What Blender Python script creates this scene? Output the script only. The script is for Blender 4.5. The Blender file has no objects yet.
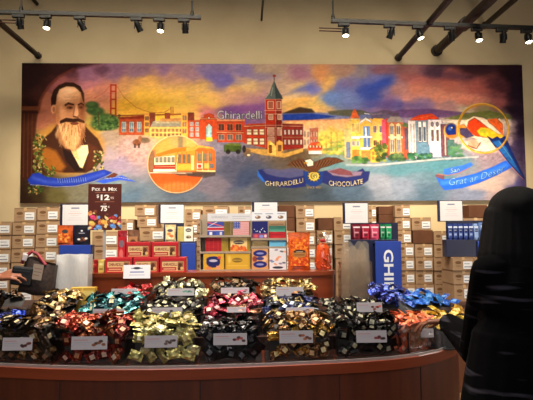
import bpy, bmesh, math, random
import numpy as np
from mathutils import Vector, Matrix, Euler

random.seed(7)
RNG = np.random.RandomState(11)
C = bpy.context.scene.collection
PI = math.pi
def R(d): return math.radians(d)

# ------------------------------------------------------------------ camera
CAM = Vector((0, 0, 1.5))
FPX = 500.0
YAW, PITCH, ROLL = R(2.4), R(3.66), R(0.34)
cf = Vector((math.sin(YAW)*math.cos(PITCH), math.cos(YAW)*math.cos(PITCH), math.sin(PITCH)))
cr0 = Vector((math.cos(YAW), -math.sin(YAW), 0))
cu0 = cr0.cross(cf)
cr = cr0*math.cos(ROLL) - cu0*math.sin(ROLL)
cu = cu0*math.cos(ROLL) + cr0*math.sin(ROLL)
def ray(px, py):
    return cf + cr*((px-266.5)/FPX) - cu*((py-200.0)/FPX)
def at(px, py, Y):
    d = ray(px, py); return CAM + d*((Y-CAM.y)/d.y)
def atz(px, py, Z):
    d = ray(px, py); return CAM + d*((Z-CAM.z)/d.z)
cam_d = bpy.data.cameras.new('camera'); cam = bpy.data.objects.new('camera', cam_d); C.objects.link(cam)
cam_d.sensor_width = 36; cam_d.lens = 36*FPX/533.0
m = Matrix((( cr.x, cu.x, -cf.x, CAM.x), (cr.y, cu.y, -cf.y, CAM.y), (cr.z, cu.z, -cf.z, CAM.z), (0,0,0,1)))
cam.matrix_world = m
bpy.context.scene.camera = cam

# ------------------------------------------------------------------ materials
def lin(c):
    r = []
    for v in c[:3]:
        v = v/255.0
        r.append(v/12.92 if v <= 0.04045 else ((v+0.055)/1.055)**2.4)
    return r
def mat(name, c, c2=None, scale=12.0, rough=0.6, metal=0.0, bump=0.0, bscale=None, spec=0.5, stretch=None, coat=0.0):
    M = bpy.data.materials.new(name); M.use_nodes = True
    nt = M.node_tree; b = nt.nodes['Principled BSDF']
    b.inputs['Roughness'].default_value = rough; b.inputs['Metallic'].default_value = metal
    b.inputs['Specular IOR Level'].default_value = spec
    if coat: b.inputs['Coat Weight'].default_value = coat
    a = lin(c); d = lin(c2) if c2 else [x*0.82 for x in a]
    tc = nt.nodes.new('ShaderNodeTexCoord'); src = tc.outputs['Object']
    if stretch:
        mp = nt.nodes.new('ShaderNodeMapping'); mp.inputs['Scale'].default_value = stretch
        nt.links.new(src, mp.inputs['Vector']); src = mp.outputs['Vector']
    n = nt.nodes.new('ShaderNodeTexNoise'); n.inputs['Scale'].default_value = scale; n.inputs['Detail'].default_value = 4
    nt.links.new(src, n.inputs['Vector'])
    rp = nt.nodes.new('ShaderNodeValToRGB')
    rp.color_ramp.elements[0].position = 0.32; rp.color_ramp.elements[0].color = (*d, 1)
    rp.color_ramp.elements[1].position = 0.68; rp.color_ramp.elements[1].color = (*a, 1)
    nt.links.new(n.outputs['Fac'], rp.inputs['Fac']); nt.links.new(rp.outputs['Color'], b.inputs['Base Color'])
    if bump:
        n2 = nt.nodes.new('ShaderNodeTexNoise'); n2.inputs['Scale'].default_value = bscale or scale*3
        nt.links.new(src, n2.inputs['Vector'])
        bp = nt.nodes.new('ShaderNodeBump'); bp.inputs['Strength'].default_value = bump; bp.inputs['Distance'].default_value = 0.01
        nt.links.new(n2.outputs['Fac'], bp.inputs['Height']); nt.links.new(bp.outputs['Normal'], b.inputs['Normal'])
    return M
def mat_attr(name, rough=0.5, spec=0.4):
    M = bpy.data.materials.new(name); M.use_nodes = True
    nt = M.node_tree; b = nt.nodes['Principled BSDF']; b.inputs['Roughness'].default_value = rough
    b.inputs['Specular IOR Level'].default_value = spec
    at_ = nt.nodes.new('ShaderNodeAttribute'); at_.attribute_name = 'paint'
    nt.links.new(at_.outputs['Color'], b.inputs['Base Color'])
    return M
def mat_emit(name, c, s):
    M = bpy.data.materials.new(name); M.use_nodes = True
    nt = M.node_tree; b = nt.nodes['Principled BSDF']
    b.inputs['Emission Color'].default_value = (*lin(c), 1); b.inputs['Emission Strength'].default_value = s
    b.inputs['Base Color'].default_value = (*lin(c), 1)
    return M
def mat_clear(name, c, clear=0.85, rough=0.1, milky=0.0, fr=.5):
    """thin clear plastic: see-through with a glossy sheen (and optional milky body)"""
    M = bpy.data.materials.new(name); M.use_nodes = True
    nt = M.node_tree; nt.nodes.remove(nt.nodes['Principled BSDF'])
    out = nt.nodes['Material Output']
    t = nt.nodes.new('ShaderNodeBsdfTransparent'); t.inputs['Color'].default_value = (*[min(1, x) for x in lin(c)], 1)
    g = nt.nodes.new('ShaderNodeBsdfGlossy'); g.inputs['Roughness'].default_value = rough
    d = nt.nodes.new('ShaderNodeBsdfDiffuse'); d.inputs['Color'].default_value = (*lin(c), 1)
    lw = nt.nodes.new('ShaderNodeLayerWeight'); lw.inputs['Blend'].default_value = 0.25
    ad = nt.nodes.new('ShaderNodeMath'); ad.operation = 'MULTIPLY_ADD'
    ad.inputs[1].default_value = fr; ad.inputs[2].default_value = 1-clear
    nt.links.new(lw.outputs['Fresnel'], ad.inputs[0])
    m1 = nt.nodes.new('ShaderNodeMixShader'); nt.links.new(ad.outputs[0], m1.inputs[0])
    nt.links.new(t.outputs[0], m1.inputs[1]); nt.links.new(g.outputs[0], m1.inputs[2])
    last = m1
    if milky:
        n = nt.nodes.new('ShaderNodeTexNoise'); n.inputs['Scale'].default_value = 9
        mm = nt.nodes.new('ShaderNodeMath'); mm.operation = 'MULTIPLY_ADD'; mm.inputs[1].default_value = milky*.3; mm.inputs[2].default_value = milky*.85
        nt.links.new(n.outputs['Fac'], mm.inputs[0])
        m2 = nt.nodes.new('ShaderNodeMixShader'); nt.links.new(mm.outputs[0], m2.inputs[0])
        nt.links.new(m1.outputs[0], m2.inputs[1]); nt.links.new(d.outputs[0], m2.inputs[2]); last = m2
    nt.links.new(last.outputs[0], out.inputs['Surface'])
    return M

# ------------------------------------------------------------------ mesh builder
class MB:
    def __init__(s): s.v = []; s.f = []; s.m = []; s.sm = []
    def add(s, vs, fs, mi=0, smooth=False):
        o = len(s.v); s.v += [tuple(x) for x in vs]
        for f in fs: s.f.append([i+o for i in f]); s.m.append(mi); s.sm.append(smooth)
    def box(s, c, d, rot=None, mi=0, bev=0.0, taper=1.0):
        hx, hy, hz = d[0]/2, d[1]/2, d[2]/2
        if bev <= 0:
            vs = [Vector((x*hx*(taper if z > 0 else 1), y*hy*(taper if z > 0 else 1), z*hz)) for x in (-1,1) for y in (-1,1) for z in (-1,1)]
            fs = [(0,1,3,2),(4,6,7,5),(0,4,5,1),(2,3,7,6),(0,2,6,4),(1,5,7,3)]
        else:
            b = min(bev, hx*.9, hy*.9, hz*.9); bm = bmesh.new(); bmesh.ops.create_cube(bm, size=1)
            for v in bm.verts: v.co = Vector((v.co.x*d[0], v.co.y*d[1], v.co.z*d[2]))
            bmesh.ops.bevel(bm, geom=bm.edges[:], offset=b, segments=2, affect='EDGES', profile=0.5)
            bm.verts.ensure_lookup_table()
            vs = [v.co.copy() for v in bm.verts]; fs = [[v.index for v in f.verts] for f in bm.faces]; bm.free()
        M = rot.to_matrix() if rot is not None and not isinstance(rot, Matrix) else rot
        c = Vector(c)
        s.add([(M @ v if M else v)+c for v in vs], fs, mi)
    def prism(s, pts, z0, z1, mi=0, smooth=False):
        n = len(pts)
        vs = [(p[0], p[1], z0) for p in pts]+[(p[0], p[1], z1) for p in pts]
        s.add(vs, [list(range(n-1, -1, -1)), list(range(n, 2*n))], mi)
        s.add(vs, [(i, (i+1) % n, n+(i+1) % n, n+i) for i in range(n)], mi, smooth)
    def tube(s, pts, r, n=10, mi=0, cap=True):
        pts = [Vector(p) for p in pts]; rs = r if isinstance(r, (list, tuple)) else [r]*len(pts)
        rings = []
        t0 = (pts[1]-pts[0]).normalized(); up = Vector((0,0,1)) if abs(t0.z) < .9 else Vector((1,0,0))
        a = t0.cross(up).normalized()
        for i, p in enumerate(pts):
            t = (pts[min(i+1, len(pts)-1)]-pts[max(i-1, 0)]).normalized()
            a = (a - t*a.dot(t)).normalized(); b = t.cross(a)
            rings.append([p+(a*math.cos(2*PI*k/n)+b*math.sin(2*PI*k/n))*rs[i] for k in range(n)])
        vs = [v for rg in rings for v in rg]; fs = []
        for i in range(len(pts)-1):
            for k in range(n): fs.append((i*n+k, i*n+(k+1) % n, (i+1)*n+(k+1) % n, (i+1)*n+k))
        s.add(vs, fs, mi, True)
        if cap: s.add(vs, [list(range(n-1, -1, -1)), [(len(pts)-1)*n+k for k in range(n)]], mi)
    def strip(s, pts, z0, z1, th, mi=0):
        """vertical wall of thickness th following plan points (open line)"""
        n = len(pts); P = [Vector((p[0], p[1])) for p in pts]; off = []
        for i in range(n):
            t = (P[min(i+1, n-1)]-P[max(i-1, 0)]).normalized(); off.append(P[i]+Vector((-t.y, t.x))*th)
        vs = [(p.x, p.y, z) for z in (z0, z1) for p in P]+[(p.x, p.y, z) for z in (z0, z1) for p in off]
        fs = []
        for i in range(n-1):
            fs += [(i, i+1, n+i+1, n+i), (2*n+i+1, 2*n+i, 3*n+i, 3*n+i+1), (n+i, n+i+1, 3*n+i+1, 3*n+i), (i+1, i, 2*n+i, 2*n+i+1)]
        fs += [(0, n, 3*n, 2*n), (n-1, 2*n+n-1, 3*n+n-1, n+n-1)]
        s.add(vs, fs, mi)
    def ell(s, c, r, rot=None, nu=14, nv=10, mi=0):
        vs = []; fs = []; M = rot.to_matrix() if rot is not None else None; c = Vector(c)
        for j in range(nv+1):
            th = PI*j/nv
            for i in range(nu):
                ph = 2*PI*i/nu; v = Vector((r[0]*math.sin(th)*math.cos(ph), r[1]*math.sin(th)*math.sin(ph), r[2]*math.cos(th)))
                vs.append((M @ v if M else v)+c)
        for j in range(nv):
            for i in range(nu): fs.append((j*nu+i, (j+1)*nu+i, (j+1)*nu+(i+1) % nu, j*nu+(i+1) % nu))
        s.add(vs, fs, mi, True)
    def cap(s, p0, r0, p1, r1, n=12):
        p0, p1 = Vector(p0), Vector(p1); d = p1-p0; L = d.length; t = d/L
        pts = []; rs = []
        for k in range(5):
            a = PI/2*k/4; pts.append(p0-t*r0*math.cos(a)); rs.append(max(r0*math.sin(a), 1e-4))
        for k in range(5):
            a = PI/2*k/4; pts.append(p1+t*r1*math.sin(a)); rs.append(max(r1*math.cos(a), 1e-4))
        s.tube(pts, rs, n)
    def mesh(s, name, mats, loc=None):
        me = bpy.data.meshes.new(name); l = Vector(loc) if loc is not None else Vector((0,0,0))
        me.from_pydata([Vector(v)-l for v in s.v], [], s.f)
        for M in mats: me.materials.append(M)
        me.polygons.foreach_set('material_index', s.m); me.polygons.foreach_set('use_smooth', s.sm)
        me.update(); return me
    def build(s, name, mats, parent=None, loc=None):
        """loc: world base point; mesh data is stored relative to it (parts: relative to the parent's base)"""
        if not isinstance(mats, (list, tuple)): mats = [mats]
        base = loc if loc is not None else (parent_base(parent) if parent else None)
        me = s.mesh(name, mats, base)
        o = bpy.data.objects.new(name, me); C.objects.link(o)
        if parent: o.parent = parent
        elif base is not None: o.location = base
        return o
def parent_base(p):
    l = Vector((0,0,0))
    while p: l = l+p.location; p = p.parent
    return l
def tag(o, label=None, cat=None, group=None, kind=None):
    if label: o['label'] = label
    if cat: o['category'] = cat
    if group: o['group'] = group
    if kind: o['kind'] = kind
    return o
def thing(name, loc, label, cat, group=None):
    o = bpy.data.objects.new(name, None); C.objects.link(o); o.location = loc; o.empty_display_size = .05
    return tag(o, label, cat, group)
def struct(o): o['kind'] = 'structure'; return o

# ------------------------------------------------------------------ painting surfaces (vertex colours on a fine grid)
def vnoise(X, Y, sc, seed):
    rs = np.random.RandomState(seed); T = rs.rand(64, 64)
    x = X/sc; y = Y/sc; xi = np.floor(x).astype(int); yi = np.floor(y).astype(int); fx = x-xi; fy = y-yi
    fx = fx*fx*(3-2*fx); fy = fy*fy*(3-2*fy)
    g = lambda a, b: T[b % 64, a % 64]
    return (g(xi, yi)*(1-fx)+g(xi+1, yi)*fx)*(1-fy)+(g(xi, yi+1)*(1-fx)+g(xi+1, yi+1)*fx)*fy
def fbm(X, Y, sc, seed, n=4):
    t = 0; a = .5
    for k in range(n): t = t+a*vnoise(X, Y, sc/2**k, seed+k); a *= .5
    return t/(1-.5**n)
_tcache = {}
def text_tris(txt, bold=0.0):
    key = (txt, bold)
    if key in _tcache: return _tcache[key]
    cu_ = bpy.data.curves.new('t', 'FONT'); cu_.body = txt; cu_.offset = bold; cu_.resolution_u = 3
    o = bpy.data.objects.new('t', cu_); C.objects.link(o)
    me = o.to_mesh(); me.calc_loop_triangles()
    co = np.array([v.co[:2] for v in me.vertices]); tr = np.array([t.vertices[:] for t in me.loop_triangles])
    o.to_mesh_clear(); bpy.data.objects.remove(o); bpy.data.curves.remove(cu_)
    mn = co.min(0); mx = co.max(0); co = (co-mn)/(mx-mn)
    _tcache[key] = (co, tr, (mx-mn)[0]/(mx-mn)[1]); return _tcache[key]
class Canvas:
    def __init__(s, x0, y0, x1, y1, res, bg=(255,255,255)):
        s.x0, s.y0, s.x1, s.y1, s.res = x0, y0, x1, y1, res
        s.W = max(2, int(round((x1-x0)*res))+1); s.H = max(2, int(round((y1-y0)*res))+1)
        s.X, s.Y = np.meshgrid(np.linspace(x0, x1, s.W), np.linspace(y0, y1, s.H))
        s.img = np.ones((s.H, s.W, 3))*np.array(bg, float)
    def win(s, xa, ya, xb, yb, pad=1.5):
        i0 = max(0, int((xa-pad-s.x0)*s.res)); i1 = min(s.W, int((xb+pad-s.x0)*s.res)+2)
        j0 = max(0, int((ya-pad-s.y0)*s.res)); j1 = min(s.H, int((yb+pad-s.y0)*s.res)+2)
        return (slice(j0, max(j0, j1)), slice(i0, max(i0, i1)))
    def blend(s, w, mk, c, a=1.0):
        mk = (mk*a)[..., None]; s.img[w] = s.img[w]*(1-mk)+np.array(c, float)*mk
    def poly(s, pts, c, a=1.0, soft=.7):
        P = np.array(pts, float); w = s.win(P[:,0].min(), P[:,1].min(), P[:,0].max(), P[:,1].max(), 1+soft)
        X = s.X[w]; Y = s.Y[w]
        if X.size == 0: return
        d = np.full(X.shape, 1e9); ins = np.zeros(X.shape, bool)
        for k in range(len(P)):
            ax, ay = P[k]; bx, by = P[(k+1) % len(P)]; ex, ey = bx-ax, by-ay; L = ex*ex+ey*ey+1e-9
            h = np.clip(((X-ax)*ex+(Y-ay)*ey)/L, 0, 1)
            d = np.minimum(d, (X-ax-h*ex)**2+(Y-ay-h*ey)**2)
            cr_ = ((ay > Y) != (by > Y)) & (X < (bx-ax)*(Y-ay)/(by-ay+1e-12)+ax); ins ^= cr_
        d = np.sqrt(d)*np.where(ins, -1, 1); s.blend(w, np.clip(.5-d/soft, 0, 1), c, a)
    def rect(s, x0, y0, x1, y1, c, a=1.0, soft=.6): s.poly([(x0,y0),(x1,y0),(x1,y1),(x0,y1)], c, a, soft)
    def line(s, pts, wd, c, a=1.0, soft=.6):
        P = np.array(pts, float); w = s.win(P[:,0].min(), P[:,1].min(), P[:,0].max(), P[:,1].max(), 1+wd)
        X = s.X[w]; Y = s.Y[w]
        if X.size == 0: return
        d = np.full(X.shape, 1e9)
        for k in range(len(P)-1):
            ax, ay = P[k]; bx, by = P[k+1]; ex, ey = bx-ax, by-ay; L = ex*ex+ey*ey+1e-9
            h = np.clip(((X-ax)*ex+(Y-ay)*ey)/L, 0, 1); d = np.minimum(d, (X-ax-h*ex)**2+(Y-ay-h*ey)**2)
        s.blend(w, np.clip(.5-(np.sqrt(d)-wd/2)/soft, 0, 1), c, a)
    def ell(s, cx, cy, rx, ry, c, a=1.0, soft=.12, ang=0):
        q = max(rx, ry)*(1+soft); w = s.win(cx-q, cy-q, cx+q, cy+q); X = s.X[w]-cx; Y = s.Y[w]-cy
        if X.size == 0: return
        ca, sa = math.cos(ang), math.sin(ang); u = X*ca+Y*sa; v = -X*sa+Y*ca
        r = np.sqrt((u/rx)**2+(v/ry)**2); s.blend(w, np.clip(.5-(r-1)/soft, 0, 1), c, a)
    def ring(s, cx, cy, r, wd, c, a=1.0):
        w = s.win(cx-r-wd, cy-r-wd, cx+r+wd, cy+r+wd); d = np.hypot(s.X[w]-cx, s.Y[w]-cy)
        s.blend(w, np.clip(.5-(np.abs(d-r)-wd/2)/.7, 0, 1), c, a)
    def text(s, txt, c, warp=None, box=None, a=1.0, bold=0.0, slant=0.0):
        co, tr, asp = text_tris(txt, bold)
        if warp is None:
            x0, y0, x1, y1 = box
            warp = lambda u, v: (x0+(x1-x0)*u+slant*v*(y1-y0), y1-(y1-y0)*v)
        P = np.array([warp(u, v) for u, v in co])
        w = s.win(P[:,0].min(), P[:,1].min(), P[:,0].max(), P[:,1].max()); X = s.X[w]; Y = s.Y[w]
        if X.size == 0: return
        acc = np.zeros(X.shape); st = 1/s.res
        for ox in (-.25, .25):
            for oy in (-.25, .25):
                mk = np.zeros(X.shape, bool); XX = X+ox*st; YY = Y+oy*st
                for t in tr:
                    (ax, ay), (bx, by), (cx, cy) = P[t[0]], P[t[1]], P[t[2]]
                    i0 = max(0, int((min(ax,bx,cx)-X[0,0])*s.res)-1); i1 = int((max(ax,bx,cx)-X[0,0])*s.res)+3
                    j0 = max(0, int((min(ay,by,cy)-Y[0,0])*s.res)-1); j1 = int((max(ay,by,cy)-Y[0,0])*s.res)+3
                    x = XX[j0:j1, i0:i1]; y = YY[j0:j1, i0:i1]
                    d1 = (x-bx)*(ay-by)-(ax-bx)*(y-by); d2 = (x-cx)*(by-cy)-(bx-cx)*(y-cy); d3 = (x-ax)*(cy-ay)-(cx-ax)*(y-ay)
                    mk[j0:j1, i0:i1] |= ~(((d1 < 0) | (d2 < 0) | (d3 < 0)) & ((d1 > 0) | (d2 > 0) | (d3 > 0)))
                acc += mk*.25
        s.blend(w, acc, c, a)
    def mesh(s, name, TL, TR, BL, BR, M, base):
        """bilinear grid between four world corners"""
        u = ((s.X-s.x0)/(s.x1-s.x0))[..., None]; v = ((s.Y-s.y0)/(s.y1-s.y0))[..., None]
        TL, TR, BL, BR = [np.array(p)[None, None, :] for p in (TL, TR, BL, BR)]
        co = (TL*(1-u)+TR*u)*(1-v)+(BL*(1-u)+BR*u)*v - np.array(base)[None, None, :]
        W, H = s.W, s.H; n = W*H
        me = bpy.data.meshes.new(name); me.vertices.add(n); me.vertices.foreach_set('co', co.reshape(-1).astype(np.float32))
        idx = np.arange(n).reshape(H, W)
        q = np.stack([idx[:-1, :-1], idx[1:, :-1], idx[1:, 1:], idx[:-1, 1:]], -1).reshape(-1, 4); nf = len(q)
        me.loops.add(nf*4); me.polygons.add(nf)
        me.loops.foreach_set('vertex_index', q.reshape(-1).astype(np.int32))
        me.polygons.foreach_set('loop_start', (np.arange(nf)*4).astype(np.int32))
        me.update(calc_edges=True)
        at_ = me.attributes.new('paint', 'FLOAT_COLOR', 'POINT')
        c = np.clip(s.img/255.0, 0, 1); c = np.where(c <= .04045, c/12.92, ((c+.055)/1.055)**2.4)
        rgba = np.concatenate([c, np.ones((H, W, 1))], -1).reshape(-1).astype(np.float32)
        at_.data.foreach_set('color', rgba)
        me.materials.append(M); me.validate(); return me
    def build(s, name, TL, TR, BL, BR, M, parent=None, base=None):
        b = base if base is not None else parent_base(parent)
        o = bpy.data.objects.new(name, s.mesh(name, TL, TR, BL, BR, M, b)); C.objects.link(o)
        if parent: o.parent = parent
        else: o.location = b
        return o
PAINT = mat_attr('painted_print', .55, .3)
PAINT_MATTE = mat_attr('painted_canvas', .75, .15)
# ------------------------------------------------------------------ room shell
WALLY = 5.4
M_wall = mat('wall_plaster', (206,186,148), (198,177,139), 3.0, .85, bump=.12, bscale=60, spec=.2)
M_side = mat('side_wall_plaster', (196,178,145), (186,168,136), 2.0, .85, spec=.2)
M_ceil = mat('ceiling_paint', (74,62,50), (64,54,44), 2.0, .9)
M_floor = mat('floor_tile', (120,92,66), (98,74,54), 1.4, .45, bump=.05)
M_black = mat('black_metal', (20,18,18), (13,12,12), 30, .45, .3)
M_pipe = mat('painted_pipe', (42,32,28), (32,25,22), 14, .5, .2)
b = MB(); b.box((0, 1.2, -.05), (8.4, 8.6, .1)); struct(b.build('floor', M_floor))
b = MB(); b.box((0, WALLY+.06, 2.2), (8.4, .12, 4.5)); struct(b.build('wall_back', M_wall))
b = MB(); b.box((-4.06, 1.2, 2.2), (.12, 8.4, 4.4)); struct(b.build('wall_left', M_side))
b = MB(); b.box((4.06, 1.2, 2.2), (.12, 8.4, 4.4)); struct(b.build('wall_right', M_side))
b = MB(); b.box((0, 1.2, 4.5), (8.4, 8.6, .1)); struct(b.build('ceiling', M_ceil))
b = MB(); b.box((0, WALLY-.01, .06), (8.0, .02, .12)); struct(b.build('baseboard_back', mat('baseboard_wood', (90,52,30), None, 6, .5)))

# ------------------------------------------------------------------ the mural
def paint_mural():
    K = Canvas(21, 63, 524.5, 202, 2.1)
    pts = [  # broad colour zones of the painting
    (24,66,40,22,20),(45,68,48,26,24),(70,66,70,42,50),(60,70,95,62,66),(88,72,142,104,120),(115,70,134,102,118),(140,70,140,112,122),(165,70,140,112,132),(190,74,155,126,130),(212,70,128,114,142),(245,70,135,122,150),(270,70,165,146,124),
    (300,70,162,130,130),(322,70,178,140,100),(340,68,160,130,110),(360,72,132,122,122),(385,68,130,95,100),(410,70,145,105,100),(440,68,92,70,78),(480,68,72,48,50),(515,75,44,28,32),(522,90,38,26,32),
    (90,85,178,122,122),(105,88,192,132,110),(125,88,196,150,104),(150,84,205,162,100),(175,82,178,140,122),(195,86,205,170,112),(222,80,122,112,152),(245,86,208,178,124),(300,86,208,180,125),(310,88,128,128,170),(298,94,170,150,150),(330,82,205,165,105),(345,88,120,125,160),(366,92,80,92,145),(385,80,95,102,155),(384,76,120,120,150),(402,86,168,132,130),(422,85,190,130,112),(450,82,180,112,98),(480,86,165,100,90),(505,88,84,52,56),
    (95,100,202,142,110),(125,104,218,172,72),(150,100,222,180,78),(180,100,230,190,100),(210,100,230,190,108),(235,92,205,168,118),(250,103,152,108,142),(262,108,120,90,125),(300,100,225,180,105),(316,103,228,192,115),(335,98,118,140,170),(350,100,122,132,168),(368,103,95,98,152),(386,103,135,110,142),(410,100,195,145,135),(440,97,212,150,128),(470,98,205,135,115),(500,100,150,95,90),(515,110,48,34,42),(519,130,48,38,52),
    (130,112,232,184,84),(160,111,236,190,84),(185,111,228,180,100),(206,110,198,128,128),(238,113,115,88,132),(300,106,222,178,108),(400,107,126,120,155),(425,106,150,125,150),(450,106,192,150,142),(370,107,150,125,150),
    (310,122,240,190,135),(340,122,235,175,120),(325,140,225,195,105),(420,115,150,140,150),(460,114,205,195,160),(480,112,150,140,100),(505,125,190,170,160),(440,130,170,170,165),
    (105,140,150,134,116),(98,150,150,138,140),(130,150,170,142,132),(120,165,142,130,142),(112,183,118,132,132),(130,195,92,110,122),(150,198,100,112,118),(230,165,84,86,98),(225,150,124,120,130),(215,185,112,106,112),(245,180,68,76,94),(272,195,74,80,80),(250,196,96,100,106),(300,160,95,80,60),(330,165,122,142,136),(350,192,84,100,112),(320,197,70,80,86),(400,168,92,124,130),(400,185,128,138,148),(380,180,140,146,152),(440,165,86,124,130),(420,196,90,110,122),(470,196,128,136,150),(490,190,186,165,155),(512,195,90,86,124),(516,150,75,65,88),(502,150,172,152,152),(180,198,88,98,106),(200,196,92,100,108),
    (30,80,40,20,18),(45,72,46,26,22),(27,110,62,36,24),(28,150,54,32,22),(34,160,60,36,22),(42,118,152,102,82),(46,102,168,112,88),(60,80,142,92,88),(48,135,172,142,82),(92,125,168,152,84),(60,195,94,90,60),(85,192,112,110,92),(26,197,48,34,24),(100,195,112,122,116),(40,196,60,50,34)]
    P = np.array(pts, float)
    X = K.X+(fbm(K.X, K.Y*1.6, 22, 3)-.5)*22; Y = K.Y+(fbm(K.X, K.Y*1.6, 18, 9)-.5)*12
    num = np.zeros(K.img.shape); den = np.zeros(K.X.shape)
    for p in P:
        w = 1/((((X-p[0])/1.25)**2+(Y-p[1])**2)+6)**1.9; num += w[..., None]*p[2:5]; den += w
    K.img = num/den[..., None]
    br = fbm(K.X+K.Y*.8, K.Y*3.2, 9, 21)-.5; K.img *= (1+.15*br)[..., None]
    # soft cloud strokes
    for cx, cy, rx, ry, c, a, g in [(160,92,34,9,(232,190,100),.5,-.1),(196,104,30,6,(240,200,110),.5,-.15),(238,100,22,8,(196,150,130),.5,.1),(250,98,13,8,(170,135,125),.6,0),(246,108,26,4,(120,80,130),.7,-.1),
        (224,78,20,5,(112,104,156),.6,.15),(262,76,16,4,(120,112,150),.5,0),(306,88,14,4,(98,106,164),.75,-.35),(322,72,7,12,(205,140,95),.5,.5),(301,73,10,6,(150,105,125),.6,.3),(334,96,14,5,(108,132,176),.6,-.3),(347,84,14,6,(108,108,150),.6,-.2),(352,100,24,6,(118,134,172),.5,.1),
        (371,92,10,10,(66,82,142),.75,.2),(383,82,12,6,(58,80,150),.75,-.4),(374,78,14,4,(120,120,160),.5,-.3),(395,104,26,4,(104,92,140),.7,.05),(348,82,8,4,(130,110,130),.5,0),(430,90,34,8,(206,140,112),.4,0),(455,96,30,4,(228,160,130),.5,.1),(420,78,18,5,(170,100,95),.5,.1),(450,74,24,4,(84,62,78),.6,.1),(290,97,14,3,(235,200,130),.7,-.3)]:
        K.ell(cx, cy, rx, ry, c, a, 1.1, g)
    # ---- far hills and the bay
    K.poly([(282,113),(290,110),(300,106.5),(312,108.5),(316,113),(282,115)], (60,48,40), .9, 1.5)
    K.poly([(282,113),(318,112),(350,113),(372,112),(402,113),(402,120),(350,118),(318,121),(282,121)], (112,124,160), .9, 1.5)
    K.poly([(283,114),(312,113),(336,116),(312,119.5),(283,120)], (44,68,138), .95, 1.2)
    K.poly([(328,111),(345,109),(362,109.5),(372,113),(350,116),(330,114)], (98,98,76), .9, 1.5)
    K.line([(365,113),(374,114),(382,113)], 1.6, (230,230,235), .9)
    K.poly([(284,120.5),(315,119.5),(345,118.5),(346,127),(300,131),(284,130)], (236,178,125), .85, 2)
    K.line([(285,121),(330,119.5)], 1.2, (215,150,110), .9)
    K.poly([(385,113),(400,109),(430,108),(462,111.5),(480,114),(470,117),(400,117)], (112,84,122), .85, 1.5)
    K.poly([(370,113),(384,109),(400,112),(400,119),(372,118)], (105,90,100), .8, 1.5)
    K.poly([(445,118),(460,114),(474,112),(490,110),(510,114),(514,119),(470,120)], (112,118,66), .9, 1.5)
    K.poly([(440,121),(470,118.5),(512,118.5),(512,126),(470,125)], (222,205,180), .8, 2)
    # ---- Golden-coloured bridge, trees
    for x in (110.6, 115.6): K.line([(x,84.5),(x,117)], 1.5, (168,66,36))
    for y in (84.6, 91, 99, 108, 115): K.line([(110.6,y),(115.6,y)], 1.3, (160,60,34))
    K.line([(116,85),(124,97),(136,107),(150,112),(164,112),(171,108)], .5, (170,96,60), .8)
    K.line([(110,85),(104,92),(94,98)], .5, (168,90,60), .8)
    K.line([(100,116),(190,113.5)], 1.1, (150,72,50), .9)
    for x in (171, 173): K.line([(x,106.5),(x,115)], .7, (170,90,60), .9)
    for cx, cy, rx, ry in [(92,105,7,4),(96,111,8,4.5),(91,110,5,3),(104,119,12,6),(99,125,9,5),(112,121,8,5),(106,126,12,4)]:
        K.ell(cx, cy, rx, ry, (62,86,52), .95, .5); K.ell(cx-1, cy-1.4, rx*.6, ry*.5, (96,122,70), .6, .7)
    rs = random.Random(5)
    for k in range(90): K.ell(rs.uniform(94,120), rs.uniform(115,129), 1.3, 1, rs.choice([(46,68,40),(110,130,74),(74,100,58)]), .7, .5)
    K.line([(98,112),(99,126)], 1, (84,70,40))
    # ---- the arch and vine frame round the portrait
    K.poly([(21,63),(100,63),(88,66),(72,69),(58,77),(47,88),(40,100),(37,112),(21,112)], (44,24,22), .78, 4)
    K.line([(38,112),(41,98),(48,86),(59,76),(73,69)], 2.6, (112,62,46), .55, 2)
    K.poly([(21,104),(34,106),(38,110),(36,124),(33,176),(21,180)], (62,36,24), .85, 2)
    for x in (24,28,32): K.line([(x,112),(x,176)], 1.1, (104,66,40), .55)
    K.rect(21,106,40,110,(112,70,48), .8); K.rect(21,111.5,38,113,(50,28,20), .8)
    # ---- bust: coat, face, beard
    K.ell(70,148,35,27,(168,126,66), .85, .2)
    coat = [(37,158),(39,147),(44,138),(52,131),(57,124),(83,124),(90,131),(98,139),(103,150),(101,160),(95,168),(86,172),(64,172),(50,170),(41,166)]
    K.poly(coat, (66,42,28), 1, 1.5)
    K.poly([(38,158),(44,146),(56,150),(66,166),(62,171),(48,169)], (146,98,46), .9, 4)
    K.poly([(62,146),(70,146),(84,170),(76,171),(66,160)], (40,25,20), .95, 1.5)
    K.poly([(88,142),(98,148),(97,164),(86,171),(88,156)], (84,50,34), .9, 2)
    K.poly([(69,146),(88,144),(89,152),(83,168),(80,167),(74,156)], (240,212,160), 1, 1)
    K.poly([(69,146),(76,148),(80,160),(74,156)], (205,165,112), .8, 1)
    face = [(53,94),(57,88),(64,85),(73,85.5),(79,88),(83,95),(84.5,104),(84,112),(85,120),(82,127),(72,130),(60,128),(56,122),(55,112)]
    K.poly(face, (192,140,100), 1, 1)
    K.ell(65,94,8.5,8,(230,186,142), .9, .8); K.ell(75,93,5,7,(214,166,122), .8, .8)
    K.ell(61,113,5,8,(206,154,112), .8, .9); K.ell(80,112,3.2,6,(170,114,78), .8, .9)
    hair = [(51,106),(50.5,98),(53,90),(58,85),(65,82),(73,82.3),(80,86),(83.5,93),(84,103),(82.5,100),(80.5,92),(74,86.5),(66,86),(59,89),(56.5,95),(55.5,104)]
    K.poly(hair, (54,34,24), 1, 1)
    K.ell(53.2,109,2.6,4.6,(204,152,112), 1, .3); K.ell(53.4,109,1.2,2.6,(150,98,68), .8, .5)
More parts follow.
